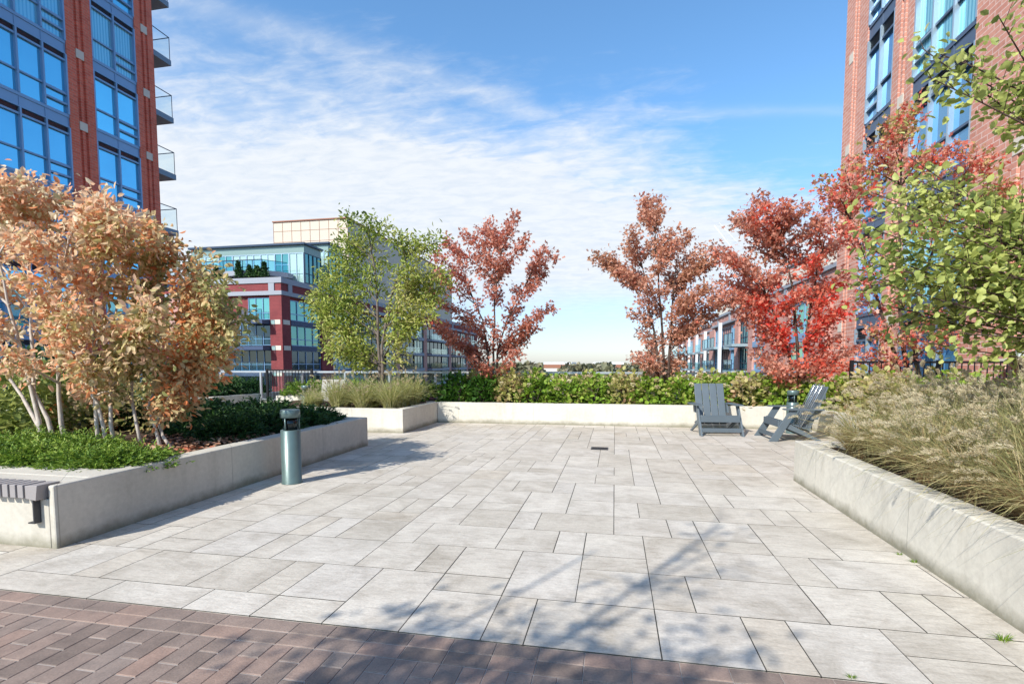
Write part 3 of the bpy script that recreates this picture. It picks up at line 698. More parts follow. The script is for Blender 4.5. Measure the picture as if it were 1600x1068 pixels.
# ------------------------------------------------------------------ towers
def bay_meshes(key, w, n, hs, fm, gm, lm, opn):
    """window bay: origin left-bottom of spandrel. hs = spandrel, lower pane, upper pane, louvre"""
    s, lo, upn, lv = hs; z1 = s; z2 = s+lo; z3 = s+lo+upn; z4 = z3+lv; pw = w/n
    f = MB(); ml = MB(); f.box(0, w, .06, .12, 0, s)                         # spandrel panel
    f.box(0, w, .03, .06, s-.05, s); f.box(0, w, .03, .06, 0, .04)
    f.box(0, w, .05, .11, z2-.03, z2+.03); f.box(0, w, .03, .11, z3-.02, z3+.05); f.box(0, w, .03, .11, s+.001, s+.06)
    for k in range(n+1): 
        xx = min(max(k*pw, .03), w-.03); ml.box(xx-.03, xx+.03, .0, .125, s+.061, z4); f.box(xx-.012, xx+.012, .04, .059, .041, s-.051)
    k0 = (n-1)*pw if opn > 0 else 0
    zm = z1+lo*.5; ml.box(k0+.03, k0+pw-.03, .02, .1, zm-.035, zm+.035)
    ml.box(k0+.03, k0+pw-.03, .02, .1, z2-.075, z2-.031)
    g_ = MB(); 
    for k in range(n): g_.quad([(k*pw, .115, z1), ((k+1)*pw, .115, z1), ((k+1)*pw, .115, z3), (k*pw, .115, z3)])
    l = MB()
    for k in range(7):
        z = z3+.05+k*(lv-.05)/7; l.hull8([(0, .07, z), (w, .07, z), (w, .12, z+.02), (0, .12, z+.02), (0, .07, z+.008), (w, .07, z+.008), (w, .12, z+.028), (0, .12, z+.028)])
    n0 = len(f.f); b0 = len(f.v); f.v += ml.v; f.f += [tuple(i+b0 for i in q) for q in ml.f]; f.sm += ml.sm
    fmesh = f.mesh('window_frame', fm); fmesh.materials.append(gm)
    fmesh.polygons.foreach_set('material_index', [0]*n0+[1]*(len(f.f)-n0))
    return fmesh, g_, l.mesh('window_louvre', lm)

def tower(name, label, loc, rz, bays, length, marks, hs, zoff, wallm, fm, gms, depth, zlo, zhi, pier_marks, opn, x0=0, mm=None):
    root = empty(name, loc, rz); tag(root, label, 'tower')
    MB().box(x0, length, .2, depth, zlo, zhi).build('wall', wallm, root)
    edges = sorted([(a, b) for a, b, n in bays]); px = x0; piers = []
    for a, b in edges: piers.append((px, a)); px = b
    piers.append((px, length))
    for (a, b) in piers:
        m = MB(); w = b-a
        if w > .7:   # brick pier with two vertical recesses
            c = (a+b)/2; m.box(a, c-.17, 0, .199, zlo, zhi); m.box(c+.17, b, 0, .199, zlo, zhi); m.box(c-.05, c+.05, .0, .199, zlo, zhi)
            m.box(c-.17, c-.05, .07, .199, zlo, zhi); m.box(c+.05, c+.17, .07, .199, zlo, zhi)
        else: m.box(a, b, 0, .199, zlo, zhi)
        m.build('pier', wallm, root)
    tm = MB().box(-.15, .15, -.012, .05, -.16, .16).mesh('stone_block', M['tile'])
    for z in marks:
        for c in pier_marks: link('stone_block', tm, root, (c, 0, z))
    cache = {}
    rr = random.Random(5)
    for a, b, n in bays:
        w = b-a
        for z in marks:
            if (w, n) not in cache:
                f, g_, l = bay_meshes(0, w, n, hs, fm, mm, M['louvre'], opn); cache[(w, n)] = (f, g_, l, {})
            f, g_, l, gc = cache[(w, n)]
            zz = z+zoff
            o = link('window', f, root, (a, 0.0, zz))
            gm = gms[0] if rr.random() > .4 else gms[1]
            if gm.name not in gc: gc[gm.name] = g_.mesh('window_pane', gm)
            link('pane', gc[gm.name], o); link('louvre', l, o)
    return root

mkL = [7.864+2.675*k for k in range(-4, 6)]
hL = (.43, .82, 1.18, .245)
TL = tower('brick_tower', 'tall red brick tower with blue windows at left edge', (-20.3, 0, 0), R(90),
           [(17.65, 19.6, 2), (13.25, 16.65, 4), (9.0, 12.3, 4)], 20.5, mkL, hL, -.27, M['wallL'], M['alu'], (M['gl'], M['glb']), 15, -11.95, 22.3, (20.05, 17.15), 1, x0=6, mm=M['alu'])
for z in [7.43+2.57*k for k in range(-4, 6)]:
    s = MB().box(0, 1.0, .05, 3.6, 0, .24).build('balcony', M['slabg'], TL, (20.5, 0, z))
    t = MB(); t.box(.0, .97, .07, .09, 1.22, 1.255); t.box(.95, .97, .091, 3.55, 1.22, 1.255)
    for y in (.07, 1.2, 2.4, 3.5): t.box(.95, .97, y, y+.02, .25, 1.219)
    t.box(.0, .02, .07, .09, .25, 1.219)
    t.build('railing', M['alud'], s)
    t = MB(); t.quad([(.02, .08, .3), (.94, .08, .3), (.94, .08, 1.21), (.02, .08, 1.21)]); t.build('glass_pane', M['rail'], s)
    t = MB(); t.quad([(.96, .12, .3), (.96, 3.5, .3), (.96, 3.5, 1.21), (.96, .12, 1.21)]); t.build('glass_pane', M['rail'], s)
mkR = [8.667+3.0*k for k in range(-4, 5)]
hR = (.42, .9, 1.28, .4)
TR = tower('brick_tower', 'tall pink brick tower with blue windows at right edge behind the green tree', (7.7, 0, 0), R(-90),
           [(-19.0, -17.33, 2), (-16.28, -13.71, 3), (-10.4, -7.6, 3)], -4, mkR, hR, -.14, M['wallR'], M['slate'], (M['gr'], M['grb']), 15, -11.95, 23.0, (-20.15, -12.2, -16.8), -1, x0=-20.65, mm=M['alul'])
lg = MB().box(-12.0, -11.0, -.28, 0, 1.42, 1.5).build('window_ledge', M['tile'], TR)
pt = empty('potted_plant', (7.54, 11.55, 1.501)); tag(pt, 'small potted plant on the pale ledge of the right tower', 'plant')
MB().lathe([(.05, 0), (.075, .13), (.08, .15), (.07, .15), (.065, .12)], 20).build('pot', M['pot'], pt)
rng = np.random.default_rng(4); P = rng.normal(size=(90, 3))*np.array([.06, .06, .05])+np.array([0, 0, .22])
link('foliage', leafmesh('pot_leaves', P, rng.normal(size=(90, 3))+np.array([0, 0, .6]), .06, .6, LM['hydg'], rng), pt)

# ------------------------------------------------------------------ mid buildings
wcache = {}
def window(parent, x, y, z, w, h, nx, rows, fm, gm, rz=0, fr=.06, pane='pane', name='window'):
    """window unit facing local -y; rows = list of fractions of transoms"""
    key = (round(w, 2), round(h, 2), nx, tuple(rows), fm.name, gm.name, fr)
    if key not in wcache:
        f = MB(); f.box(0, w, 0, .1, 0, fr); f.box(0, w, 0, .1, h-fr, h)
        for k in range(nx+1):
            xx = min(max(w*k/nx, fr/2), w-fr/2); f.box(xx-fr/2, xx+fr/2, -.02, .1, fr+.001, h-fr-.001)
        for t in rows: f.box(0, w, .0, .09, h*t-fr/2, h*t+fr/2)
        g_ = MB().quad([(0, .06, 0), (w, .06, 0), (w, .06, h), (0, .06, h)])
        gg = MB(); gg.quad([(0, .06, 0), (w, .06, 0), (w, .06, h), (0, .06, h)])
        wcache[key] = (f.mesh('frame_mesh', fm), gg.mesh('pane_mesh', gm))
    f, g_ = wcache[key]
    o = link(name, f, parent, (x, y, z), rz); link('pane', g_, o); return o

def bldM():
    r = empty('apartment_block', (-36, 51.5, 0)); tag(r, 'red brick apartment block with teal glass penthouse left of centre', 'building')
    MB().box(-26, -.35, .35, 84, -11.95, 10.6).build('wall', M['wallM'], r)
    MB().box(-25.9, -.6, .6, 83.7, 10.6, 10.9).build('roof', M['roof'], r)
    c = MB(); c.box(-26, .12, -.12, .34, 10.25, 10.85); c.box(-.34, .12, .341, 84, 10.25, 10.85); c.box(-26, .1, -.1, .34, 8.95, 9.4); c.box(-.34, .1, .341, 84, 8.95, 9.4)
    for xx in (-20, -9.5, -1.5): c.box(xx, xx+.7 if xx < -1 else .1, -.1, .0, 9.401, 10.249)
    for yy in (1.2, 21, 43, 61): c.box(.001, .1, yy, yy+.7, 9.401, 10.249)
    c.build('cornice', M['cornice'], r)
    b = MB(); b.box(-26, 0, 0, .349, 9.401, 10.249); b.box(-.349, -.0, .35, 84, 9.401, 10.249); b.build('frieze', M['wallM'], r)
    # piers
    pm = MB(); pm.box(-1.5, 0, 0, .349, -11.95, 8.949); pm.box(-.349, 0, .35, 1.6, -11.95, 8.949)
    pm.build('corner_pier', M['wallM'], r)
    for z in (5.75, 2.9, .05, -2.8): 
        m = MB(); m.box(-1.35, -.2, -.03, .1, z, z+.5); m.box(-.1, .03, .2, 1.4, z, z+.5); m.build('stone_block', M['tile'], r)
    for (a, b_) in ((-8.3, -7.4), (-14.5, -13.2)): MB().box(a, b_, 0, .349, -11.95, 8.949).build('pier', M['wallR2'], r)
    fl = [6.3, 3.45, .6, -2.25]
    # front: recessed balconies
    for i, z in enumerate(fl):
        x0 = -4.4 if i == 0 else -7.35
        window(r, -7.3 if i else -4.3, .22, z, -1.55-(-7.3 if i else -4.3), 2.4, 6 if i else 3, [.3], M['alu'], M['gt'] if i == 0 else M['gd'])
        window(r, -13.1, .22, z, 4.7, 2.4, 4, [.4], M['alu'], M['gm'])
        s = MB().box(x0, -1.5, -1.3, .2, z-.55, z-.12).build('balcony', M['navy'], r)
        t = MB(); t.box(x0+.05, -1.55, -1.25, -1.23, z-.1, z+.95); t.build('glass_pane', M['railb'], s)
        t = MB(); t.box(x0+.05, -1.55, -1.27, -1.22, z+.951, z+1.0)
        for k in range(5):
            xx = x0+.06+k*(-1.62-x0)/4; t.box(xx-.02, xx+.02, -1.27, -1.22, z-.119, z+.95)
        t.build('railing', M['alud'], s)
    # side (+x face): bays
    rz = R(90); y = 1.6; k = 0
    plan = [('w', 6.2), ('p', 2.6), ('w', 5.0), ('w', 5.2), ('b', 6.2), ('w', 3.6), ('p', 1.5), ('b', 7), ('w', 4.5), ('p', 1.6), ('b', 9.5), ('w', 4.2), ('p', 1.6), ('b', 8.0), ('w', 4.2), ('p', 1.4), ('b', 7), ('w', 3.5)]
    for t, L in plan:
        if y+L > 84: break
        if t == 'p': MB().box(-.349, 0, y, y+L, -11.95, 8.949).build('pier', M['wallM'] if y < 20 else M['wallR2'], r)
        for i, z in enumerate(fl):
            if t == 'w':
                gm = (M['gt'] if i < 2 else M['gd']) if y < 10 else M['gtl']
                window(r, -.2, y, z, L-.05, 2.3, max(3, int(L/1.3)), [.33], M['alu'] if y < 20 else M['alud'], gm, rz, fr=.09)
            elif t == 'b':
                window(r, -.28, y, z, L-.05, 2.3, 4, [], M['alud'], M['gd'], rz)
                s = MB().box(-.2, 1.0, y+.05, y+L-.1, z-.5, z-.15).build('balcony', M['cornice'], r)
                MB().box(.97, .99, y+.06, y+L-.12, z-.15, z+.9).build('glass_pane', M['rail'], s)
            if t in 'wb':
                MB().box(-.3, .05, y, y+L-.02, z-.55, z-.001).build('spandrel', M['navy'] if y < 20 else M['cornice'], r) if t == 'w' else None
        y += L
    # penthouse
    def pen(x0, x1, y0, y1, z0, z1, gm, name, nx, ny):
        p = MB(); p.box(x0, x1, y0, y1, z0, z1); o = p.build(name, M['tealp'], r)
        q = MB(); q.box(x0-.25, x1+.3, y0-.4, y1+.2, z1, z1+.22); q.build('roof_slab', M['alud'], o)
        q = MB(); q.box(x0-.05, x1+.05, y0-.06, y0-.001, z1-.9, z1-.001); q.box(x1+.001, x1+.06, y0, y1, z1-.9, z1-.001); q.build('fascia', M['tealp'], o)
        w = (x1-x0)/nx
        for k in range(nx):
            window(o, x0+k*w, y0-.1, z0, w-.02, z1-z0-.9, 2, [.32] if k % 3 else [.32, .62], M['alul'], M['gtl'] if k % 4 != 2 else M['gt'], 0, .07)
        w = (y1-y0)/ny
        for k in range(ny): window(o, x1+.1, y0+k*w, z0, w-.02, z1-z0-.9, 2, [.32], M['alud'], M['gt'], R(90), .07)
        return o
    a = at(300, 388, y=56)
    pen(a.x+36, at(478, 377, y=56).x+36-.3, 4.5, 8.0, 10.9, 15.3, None, 'penthouse', 8, 2)
    pen(-6, -.1, 10.0, 13.5, 8.95, 16.6, None, 'penthouse', 5, 2)
    pen(-16, -1.5, 13.6, 40, 10.9, 15.3, None, 'penthouse', 4, 8)
    # penthouse balcony
    l = at(306, 425, y=54).x+36; s = MB(); s.box(l, -2.9, .9, 4.3, 11.35, 11.9); s.hull8([(-2.9, .9, 11.35), (-1.3, 3.2, 11.35), (-1.3, 4.3, 11.35), (-2.9, 4.3, 11.35), (-2.9, .9, 11.9), (-1.3, 3.2, 11.9), (-1.3, 4.3, 11.9), (-2.9, 4.3, 11.9)])
    s = s.build('balcony', M['cornice'], r)
    MB().box(l, -2.9, .95, .97, 11.9, 13.0).plank((-2.9, .96, 12.45), (-1.35, 3.2, 12.45), .02, 1.1).build('glass_pane', M['railb'], s)
    q = MB(); q.box(l, -2.9, .90, 1.0, 13.001, 13.09)
    for k in range(9): xx = l+.03+k*(-2.95-l)/8; q.box(xx-.025, xx+.025, .93, .99, 11.901, 13.0)
    q.plank((-2.9, .96, 13.03), (-1.35, 3.2, 13.03), .05, .05); q.build('railing', M['alud'], s)
    # mechanical box
    mx = at(427, 347, y=67).x+36
    m = MB().box(mx, -.3, 15.5, 62, 10.9, 21.3).build('mechanical_penthouse', M['beige'], r)
    g1 = MB()
    for k in range(9): xx = mx+k*(-.3-mx)/8; g1.box(xx-.02, xx+.02, 15.47, 15.499, 16, 21.2)
    g1.box(mx, -.3, 15.475, 15.499, 18.5, 18.54); g1.box(mx, -.3, 15.475, 15.499, 20, 20.04)
    g1.box(mx-.1, -.15, 15.35, 62.1, 21.3, 21.45); g1.build('panel_joint', M['brown'], m)
    # planter trees on the penthouse terrace
    for i, px in enumerate((373, 390, 402, 413, 338)):
        hgt = (1.7, 1.2, 1.1, 1.5, 1.3)[i]; loc = at(px, 432, y=52.0); t = empty('terrace_shrub', (loc.x, 52.0, 10.86))
        tag(t, ['small conical evergreen leftmost on the penthouse terrace', 'low rounded evergreen on the penthouse terrace, second from left', 'low rounded evergreen on the penthouse terrace, third from left', 'bushy evergreen rightmost on the penthouse terrace', 'pale shrub at the far left of the penthouse terrace'][i], 'shrub', 'shrubs on the penthouse terrace')
        rg = np.random.default_rng(i); n = 500; zz = rg.uniform(0, 1, n); ph = rg.uniform(0, 6.28, n); rad = (1-zz*.8)*.55*rg.uniform(.4, 1, n)
        P = np.stack([rad*np.cos(ph), rad*np.sin(ph), zz*hgt+.2], 1)
        link('foliage', leafmesh('terrace_leaves', P, rg.normal(size=(n, 3))+np.array([0, 0, 1]), .28, .5, LM['jund'], rg), t)
        MB().tube([(0, 0, 0), (0, 0, hgt*.8)], .05).build('trunk', M['bark_d'], t)
bldM()

def bldR():
    r = empty('apartment_block', (12, 0, 0)); tag(r, 'rose brick apartment block with glass balconies right of centre', 'building')
    MB().box(.35, 22, 28, 69.6, -11.95, 7.01).box(.35, 22, 69.61, 108, -11.95, 6.39).build('wall', M['wallR2'], r)
    MB().box(.5, 21, 28, 69.5, 7.02, 8.4).box(3.0, 21, 69.5, 106, 6.4, 7.4).build('upper_storey', M['cream'], r)
    MB().box(.4, 21.2, 27.8, 69.7, 8.401, 8.5).build('roof', M['alud'], r)
    c = MB(); c.box(-.15, .34, 28, 69.7, 6.75, 7.0); c.box(-.1, .34, 28, 69.7, 5.8, 6.05); c.box(.15, .8, 69.7, 108, 6.4, 6.6); c.box(.2, .8, 69.7, 108, 5.6, 5.8)
    y = 28
    while y < 69: c.box(-.1, .0, y, y+.6, 6.051, 6.749); y += 6.2
    c.build('cornice', M['cornice'], r)
    MB().box(.001, .34, 28, 69.7, 6.051, 6.749).build('frieze', M['wallR2'], r)
    rz = R(-90)
    fl = [3.35, .85, -1.65]
    segs = [('p', 1113, 1116), ('w', 1116, 1125), ('o', 1125, 1137), ('c', 1137, 1140), ('w', 1140, 1148), ('p', 1148, 1154), ('b', 1154, 1169), ('p', 1169, 1176), ('w', 1176, 1195), ('p', 1195, 1231), ('w', 1231, 1262), ('p', 1262, 1290)]
    for t, a, b_ in segs:
        y1 = at(a, 520, x=12).y; y0 = at(b_, 520, x=12).y; L = y1-y0
        if t == 'p': MB().box(-.0, .349, y0, y1, -11.95, 5.799).build('pier', M['wallR2'], r); 
        elif t == 'c': MB().box(-1.0, -.7, y0+L*.4, y1, -11.95, 5.799).build('column', M['white'], r)
        if t in 'wbo':
            for z in fl:
                window(r, .2 if t != 'o' else .3, y1, z, L, 2.1, 3 if t == 'w' else 4, [.3], M['alu'] if t == 'w' else M['alud'], (M['gm'] if a == 1231 else M['gt']) if t == 'w' else M['gt'], rz, .08)
                if t in 'bo' or a == 1116:
                    s = MB().box(-1.4, .3, y0, y1, z-.35, z-.1).build('balcony', M['balr'], r)
                    MB().box(-1.37, -1.35, y0+.05, y1-.05, z-.1, z+.9).build('glass_pane', M['railb'], s)
                    q = MB(); q.box(-1.4, -1.32, y0, y1, z+.901, z+.95)
                    n = max(2, int(L/1.5))
                    for k in range(n+1): yy = y0+.04+(L-.08)*k/n; q.box(-1.4, -1.34, yy-.03, yy+.03, z-.099, z+.9)
                    q.build('railing', M['alud'], s)
                else: MB().box(0, .3, y0, y1, z-.5, z-.001).build('spandrel', M['alu'], r)
    # far part
    ys = [69.8, 72, 77, 79, 85, 87, 94, 96, 106]
    for i in range(0, 8, 1):
        y0, y1 = ys[i], ys[i+1]
        if i % 2 == 0: MB().box(.1, .349, y0, y1, -11.95, 5.6).build('pier', M['wallR2'], r); MB().box(-.6, -.3, y1-.4, y1, -11.95, 5.6).build('column', M['white'], r)
        else:
            for z in (3.1, .7):
                window(r, .25, y1, z, y1-y0, 2.0, 4, [.3], M['alu'], M['gt'] if i % 4 == 1 else M['gtl'], rz, .1)
                s = MB().box(-1.0, .2, y0, y1, z-.35, z-.1).build('balcony', M['balr'], r); MB().box(-.97, -.95, y0+.05, y1-.05, z-.1, z+.9).build('glass_pane', M['railb'], s)
bldR()

# crane jib behind
cr = MB(); a = at(1116, 352, y=90); b_ = at(1178, 432, y=90)
cr.tube([a, b_], .045, 5); cr.tube([a+Vector((.9, .9, .6)), b_+Vector((1.8, .9, .9))], .03, 4)
for k in range(14):
    t = k/14; cr.tube([a.lerp(b_, t), (a+Vector((.9, .9, .6))).lerp(b_+Vector((1.8, .9, .9)), min(1, t+.04))], .012, 4)
cr.tube([b_, Vector((b_.x+3, b_.y, -11.9))], .25, 6)
tag(cr.build('crane', M['white']), 'thin pale crane jib rising behind the rose brick block', 'crane')

# distant low buildings
for i, (xa_, xb_, yy, lb) in enumerate(((850, 893, 230, 'distant low brown and white building, left one of two'), (928, 974, 230, 'distant low brown and white building, right one of two'))):
    a = at(xa_, 566, y=yy).x; c = at(xb_, 566, y=yy).x; r = empty('low_building', (a, yy, -12)); tag(r, lb, 'building', 'distant low buildings on the horizon')
    MB().box(0, c-a, 0, 25, 0, 11.5).build('wall', M['cream'], r); MB().box(-.1, c-a+.1, -.15, 25, 11.501, 13.1).build('brick_band', M['brown'], r); MB().box(-.2, c-a+.2, -.2, 25.2, 13.101, 14.1).build('roof', M['white'], r)
    q = MB().box(1, c-a-1, -.08, -.01, 8.2, 10); q.build('window', M['gd'], r)
# far wood and far town
rg = np.random.default_rng(21); Ps = []; Ds = []
for k in range(420):
    px = rg.uniform(560, 1330); d = rg.uniform(150, 700); q = ray(px, 568); x = q.x/q.y*d
    if -36 > x and d < 140: continue
    h = 12+rg.uniform(-2.6, .9)*(.4+d/700)+.4; rad = rg.uniform(2.5, 6)*(1+d/500); n = 150
    ph = rg.uniform(0, 6.28, n); u = rg.uniform(0, 1, n)**.6; rr = rad*np.sqrt(rg.uniform(.2, 1, n))*np.sqrt(1-u**2*.9)
    Ps.append(np.stack([x+rr*np.cos(ph), d+rr*np.sin(ph), -12+h*(.35+.65*u)+rg.normal(size=n)*.25], 1))
P = np.concatenate(Ps); me = leafmesh('far_wood', P, rg.normal(size=(len(P), 3))+np.array([0, 0, .5]), 1.9, .9, LM['wood'], rg, cfreq=.06)
tag(link('far_wood', me), 'distant autumn tree line along the horizon', 'wood', kind='stuff')
mb = MB(); rr = random.Random(9)
for k in range(170):
    d = rr.uniform(500, 2600); q = ray(rr.uniform(600, 1300), 568); x = q.x/q.y*d; w = rr.uniform(10, 50); h = 12+rr.uniform(-2, 1.2)*(d/700)
    mb.box(x, x+w, d, d+20, -12, -12+max(4, h))
tag(mb.build('distant_town', M['cream']), 'pale far-off town buildings along the horizon', 'town', kind='stuff')

# ------------------------------------------------------------------ vegetation: trees
def pv(lst, y, jit=.5, seed=0):
    r = random.Random(seed); o = []
    for px, py in lst: o.append(at(px, py, y=y+r.uniform(-jit, jit)))
    return o
def V(*a): return Vector(a)
Z0 = .42
# left serviceberries
s1b = V(-6.25, 4.75, Z0)
make_tree('serviceberry_shrub', 'multi-stemmed serviceberry with pale stems and tan orange leaves at left edge', 'shrub', s1b,
  [[V(-6.45, 4.75, Z0), at(52, 620, y=4.8), at(20, 500, y=4.7), at(-20, 330, y=4.6)], [V(-6.32, 4.8, Z0), at(62, 625, y=4.85), at(45, 500, y=4.9), at(50, 330, y=5.1)],
   [V(-6.15, 4.78, Z0), at(92, 620, y=4.78), at(85, 520, y=4.7), at(110, 350, y=4.5)], [V(-6.5, 4.9, Z0), at(20, 600, y=5.0), at(-60, 480, y=5)]],
  pv([(0, 285), (-60, 290), (-100, 330), (32, 292), (60, 288), (85, 305), (110, 315), (-30, 360), (10, 375), (50, 365), (95, 370), (-60, 420), (0, 440), (45, 440), (90, 430), (125, 400), (-30, 500), (20, 510), (70, 500), (115, 480), (0, 560), (50, 570), (-60, 550), (105, 545), (130, 330), (-120, 450)], 4.7, .6, 1),
  LM['tan'], M['bark_w'], 1, leaves=6600, lsize=.078, asp=.56, up=.35, spread=.14, twig=.26, start=.3, r0=.026, group='serviceberry shrubs in the left planter', attach=(.3, .9))
s2b = V(-5.6, 4.8, Z0)
make_tree('serviceberry_shrub', 'multi-stemmed serviceberry with orange tan leaves, middle of the left planter', 'shrub', s2b,
  [[V(-5.72, 4.8, Z0), at(150, 640, y=4.8), at(145, 560, y=4.8), at(150, 380, y=4.7)], [V(-5.6, 4.8, Z0), at(155, 640, y=4.8), at(140, 600, y=4.8), at(170, 420, y=4.9)], [V(-5.55, 4.85, Z0), at(172, 620, y=4.85), at(175, 520, y=4.9), at(200, 370, y=5)]],
  pv([(135, 330), (152, 322), (165, 318), (185, 335), (200, 345), (215, 350), (120, 370), (150, 380), (185, 390), (215, 400), (235, 380), (110, 420), (140, 440), (175, 440), (210, 450), (240, 430), (110, 500), (140, 510), (175, 500), (215, 510), (245, 490), (120, 560), (155, 570), (195, 560), (235, 560), (130, 610), (180, 610), (100, 470)], 4.8, .55, 2),
  LM['tan'], M['bark_w'], 2, leaves=7000, lsize=.078, asp=.56, up=.35, spread=.14, twig=.26, start=.3, r0=.022, group='serviceberry shrubs in the left planter', attach=(.3, .9))
s3b = V(-5.15, 5.0, Z0)
make_tree('serviceberry_shrub', 'broad serviceberry with olive and orange leaves leaning right over the dark junipers', 'shrub', s3b,
  [[V(-5.3, 4.95, Z0), at(205, 610, y=5), at(225, 500, y=5.2), at(255, 400, y=5.4)], [V(-5.1, 5.0, Z0), at(230, 640, y=5.1), at(265, 560, y=5.3), at(320, 450, y=5.7)], [V(-5.0, 5.05, Z0), at(245, 660, y=5.15), at(290, 600, y=5.4), at(355, 540, y=5.9)]],
  pv([(228, 350), (248, 362), (272, 378), (262, 400), (292, 408), (315, 428), (335, 448), (355, 478), (366, 500), (362, 525), (345, 550), (350, 572), (325, 590), (300, 575), (275, 595), (250, 590), (290, 450), (318, 480), (330, 515), (290, 505), (258, 455), (272, 535), (240, 520), (248, 420), (308, 545), (262, 622), (225, 460), (232, 395), (300, 625)], 5.2, .45, 3),
  LM['tanolive'], M['bark_w'], 3, leaves=7600, lsize=.074, asp=.56, up=.35, spread=.15, twig=.26, start=.25, r0=.02, group='serviceberry shrubs in the left planter', attach=(.25, .95))
# middle green tree
make_tree('honey_locust', 'yellow green leafy tree rising from the tan grasses, left of centre', 'tree', (-5.35, 11.3, Z0),
  [[V(-5.35, 11.3, Z0), at(592, 545, y=11.3), at(588, 450, y=11.3), at(575, 350, y=11.3)], [V(-5.3, 11.25, Z0), at(597, 540, y=11.25), at(610, 460, y=11.2), at(640, 390, y=11.2)]],
  pv([(540, 340), (562, 348), (582, 345), (600, 352), (612, 368), (535, 375), (520, 395), (550, 385), (505, 430), (495, 452), (490, 482), (500, 505), (510, 530), (520, 552), (540, 545), (488, 468), (530, 470), (545, 430), (560, 500), (575, 420), (620, 375), (640, 395), (600, 410), (660, 380), (688, 378), (655, 410), (690, 425), (695, 445), (680, 470), (665, 490), (650, 505), (630, 470), (610, 500), (625, 530), (637, 550), (640, 440), (560, 570), (555, 535), (572, 560), (668, 440), (600, 450), ], 11.3, .6, 4),
  LM['green'], M['bark_g'], 4, leaves=12500, lsize=.10, asp=.42, up=.35, spread=.22, twig=.3, start=.25, r0=.05, attach=(.25, .95), cfreq=1.1)
MAP = 'autumn red maples behind the hedge'
make_tree('red_maple', 'dark red maple left of the open horizon, with branches spread like fingers', 'tree', (-3.1, 12.9, Z0),
  [[V(-3.1, 12.9, Z0), at(771, 560, y=12.9), at(772, 480, y=12.9), at(785, 380, y=12.9)], [V(-3.2, 12.9, Z0), at(764, 560, y=12.9), at(755, 500, y=12.9), at(722, 430, y=12.9)], [V(-3.02, 12.95, Z0), at(778, 545, y=13), at(800, 480, y=13), at(830, 430, y=13)]],
  pv([(806, 334), (795, 350), (762, 348), (770, 360), (745, 358), (725, 365), (822, 372), (848, 395), (868, 400), (858, 388), (852, 425), (838, 440), (865, 478), (845, 490), (842, 512), (820, 530), (815, 550), (692, 378), (676, 400), (705, 385), (680, 425), (668, 455), (662, 495), (680, 510), (700, 530), (735, 560), (760, 570), (745, 400), (730, 440), (760, 450), (790, 420), (805, 450), (715, 480), (750, 520), (790, 500), (765, 540), (708, 420), (815, 480), (790, 540), (770, 430), (780, 460), (745, 470), (760, 500), (775, 520), (735, 500), (785, 400), (755, 400), (800, 500)], 12.9, .8, 5),
  LM['maple'], M['bark_d'], 5, leaves=10500, lsize=.095, asp=.8, up=.35, spread=.13, twig=.2, start=.12, r0=.035, group=MAP, star=True, attach=(.08, .92))
make_tree('red_maple', 'narrow rusty pink maple right of the open horizon, twin-tipped crown', 'tree', (1.15, 12.8, Z0),
  [[V(1.15, 12.8, Z0), at(1037, 560, y=12.8), at(1030, 450, y=12.8), at(1022, 340, y=12.8)], [V(1.25, 12.8, Z0), at(1047, 550, y=12.8), at(1050, 480, y=12.8), at(1058, 400, y=12.8)], [V(1.05, 12.85, Z0), at(1028, 560, y=12.8), at(1015, 480, y=12.9), at(1000, 400, y=12.9)]],
  pv([(1001, 312), (1004, 335), (1028, 312), (1030, 330), (985, 362), (978, 385), (930, 398), (945, 410), (960, 420), (975, 430), (1058, 358), (1080, 370), (1095, 395), (1085, 420), (1125, 405), (1102, 412), (1112, 450), (1090, 470), (1115, 492), (1095, 505), (1070, 520), (988, 490), (1000, 520), (988, 555), (1005, 560), (1020, 570), (1065, 560), (1050, 500), (1010, 440), (1040, 400), (1010, 390), (1040, 450), (1065, 440), (1030, 530), (1060, 380), (1125, 470), (1020, 420), (1045, 430), (1030, 480), (1010, 500), (1050, 520), (1020, 380), (1045, 560), (1015, 545), (1070, 470), (1000, 470)], 12.8, .65, 6),
  LM['maplebr'], M['bark_d'], 6, leaves=12500, lsize=.092, asp=.8, up=.35, spread=.15, twig=.22, start=.1, r0=.04, group=MAP, star=True, attach=(.08, .92))
def redcl(P, rng):
    c = clumpf(P, rng, 1.5)*.62; q = at(1245, 505, y=12.6); d = np.linalg.norm((P-np.array(q))*np.array([.8, .5, 1.0]), axis=1)
    return np.clip(c+np.exp(-(d/1.1)**2)*.55, 0, 1)
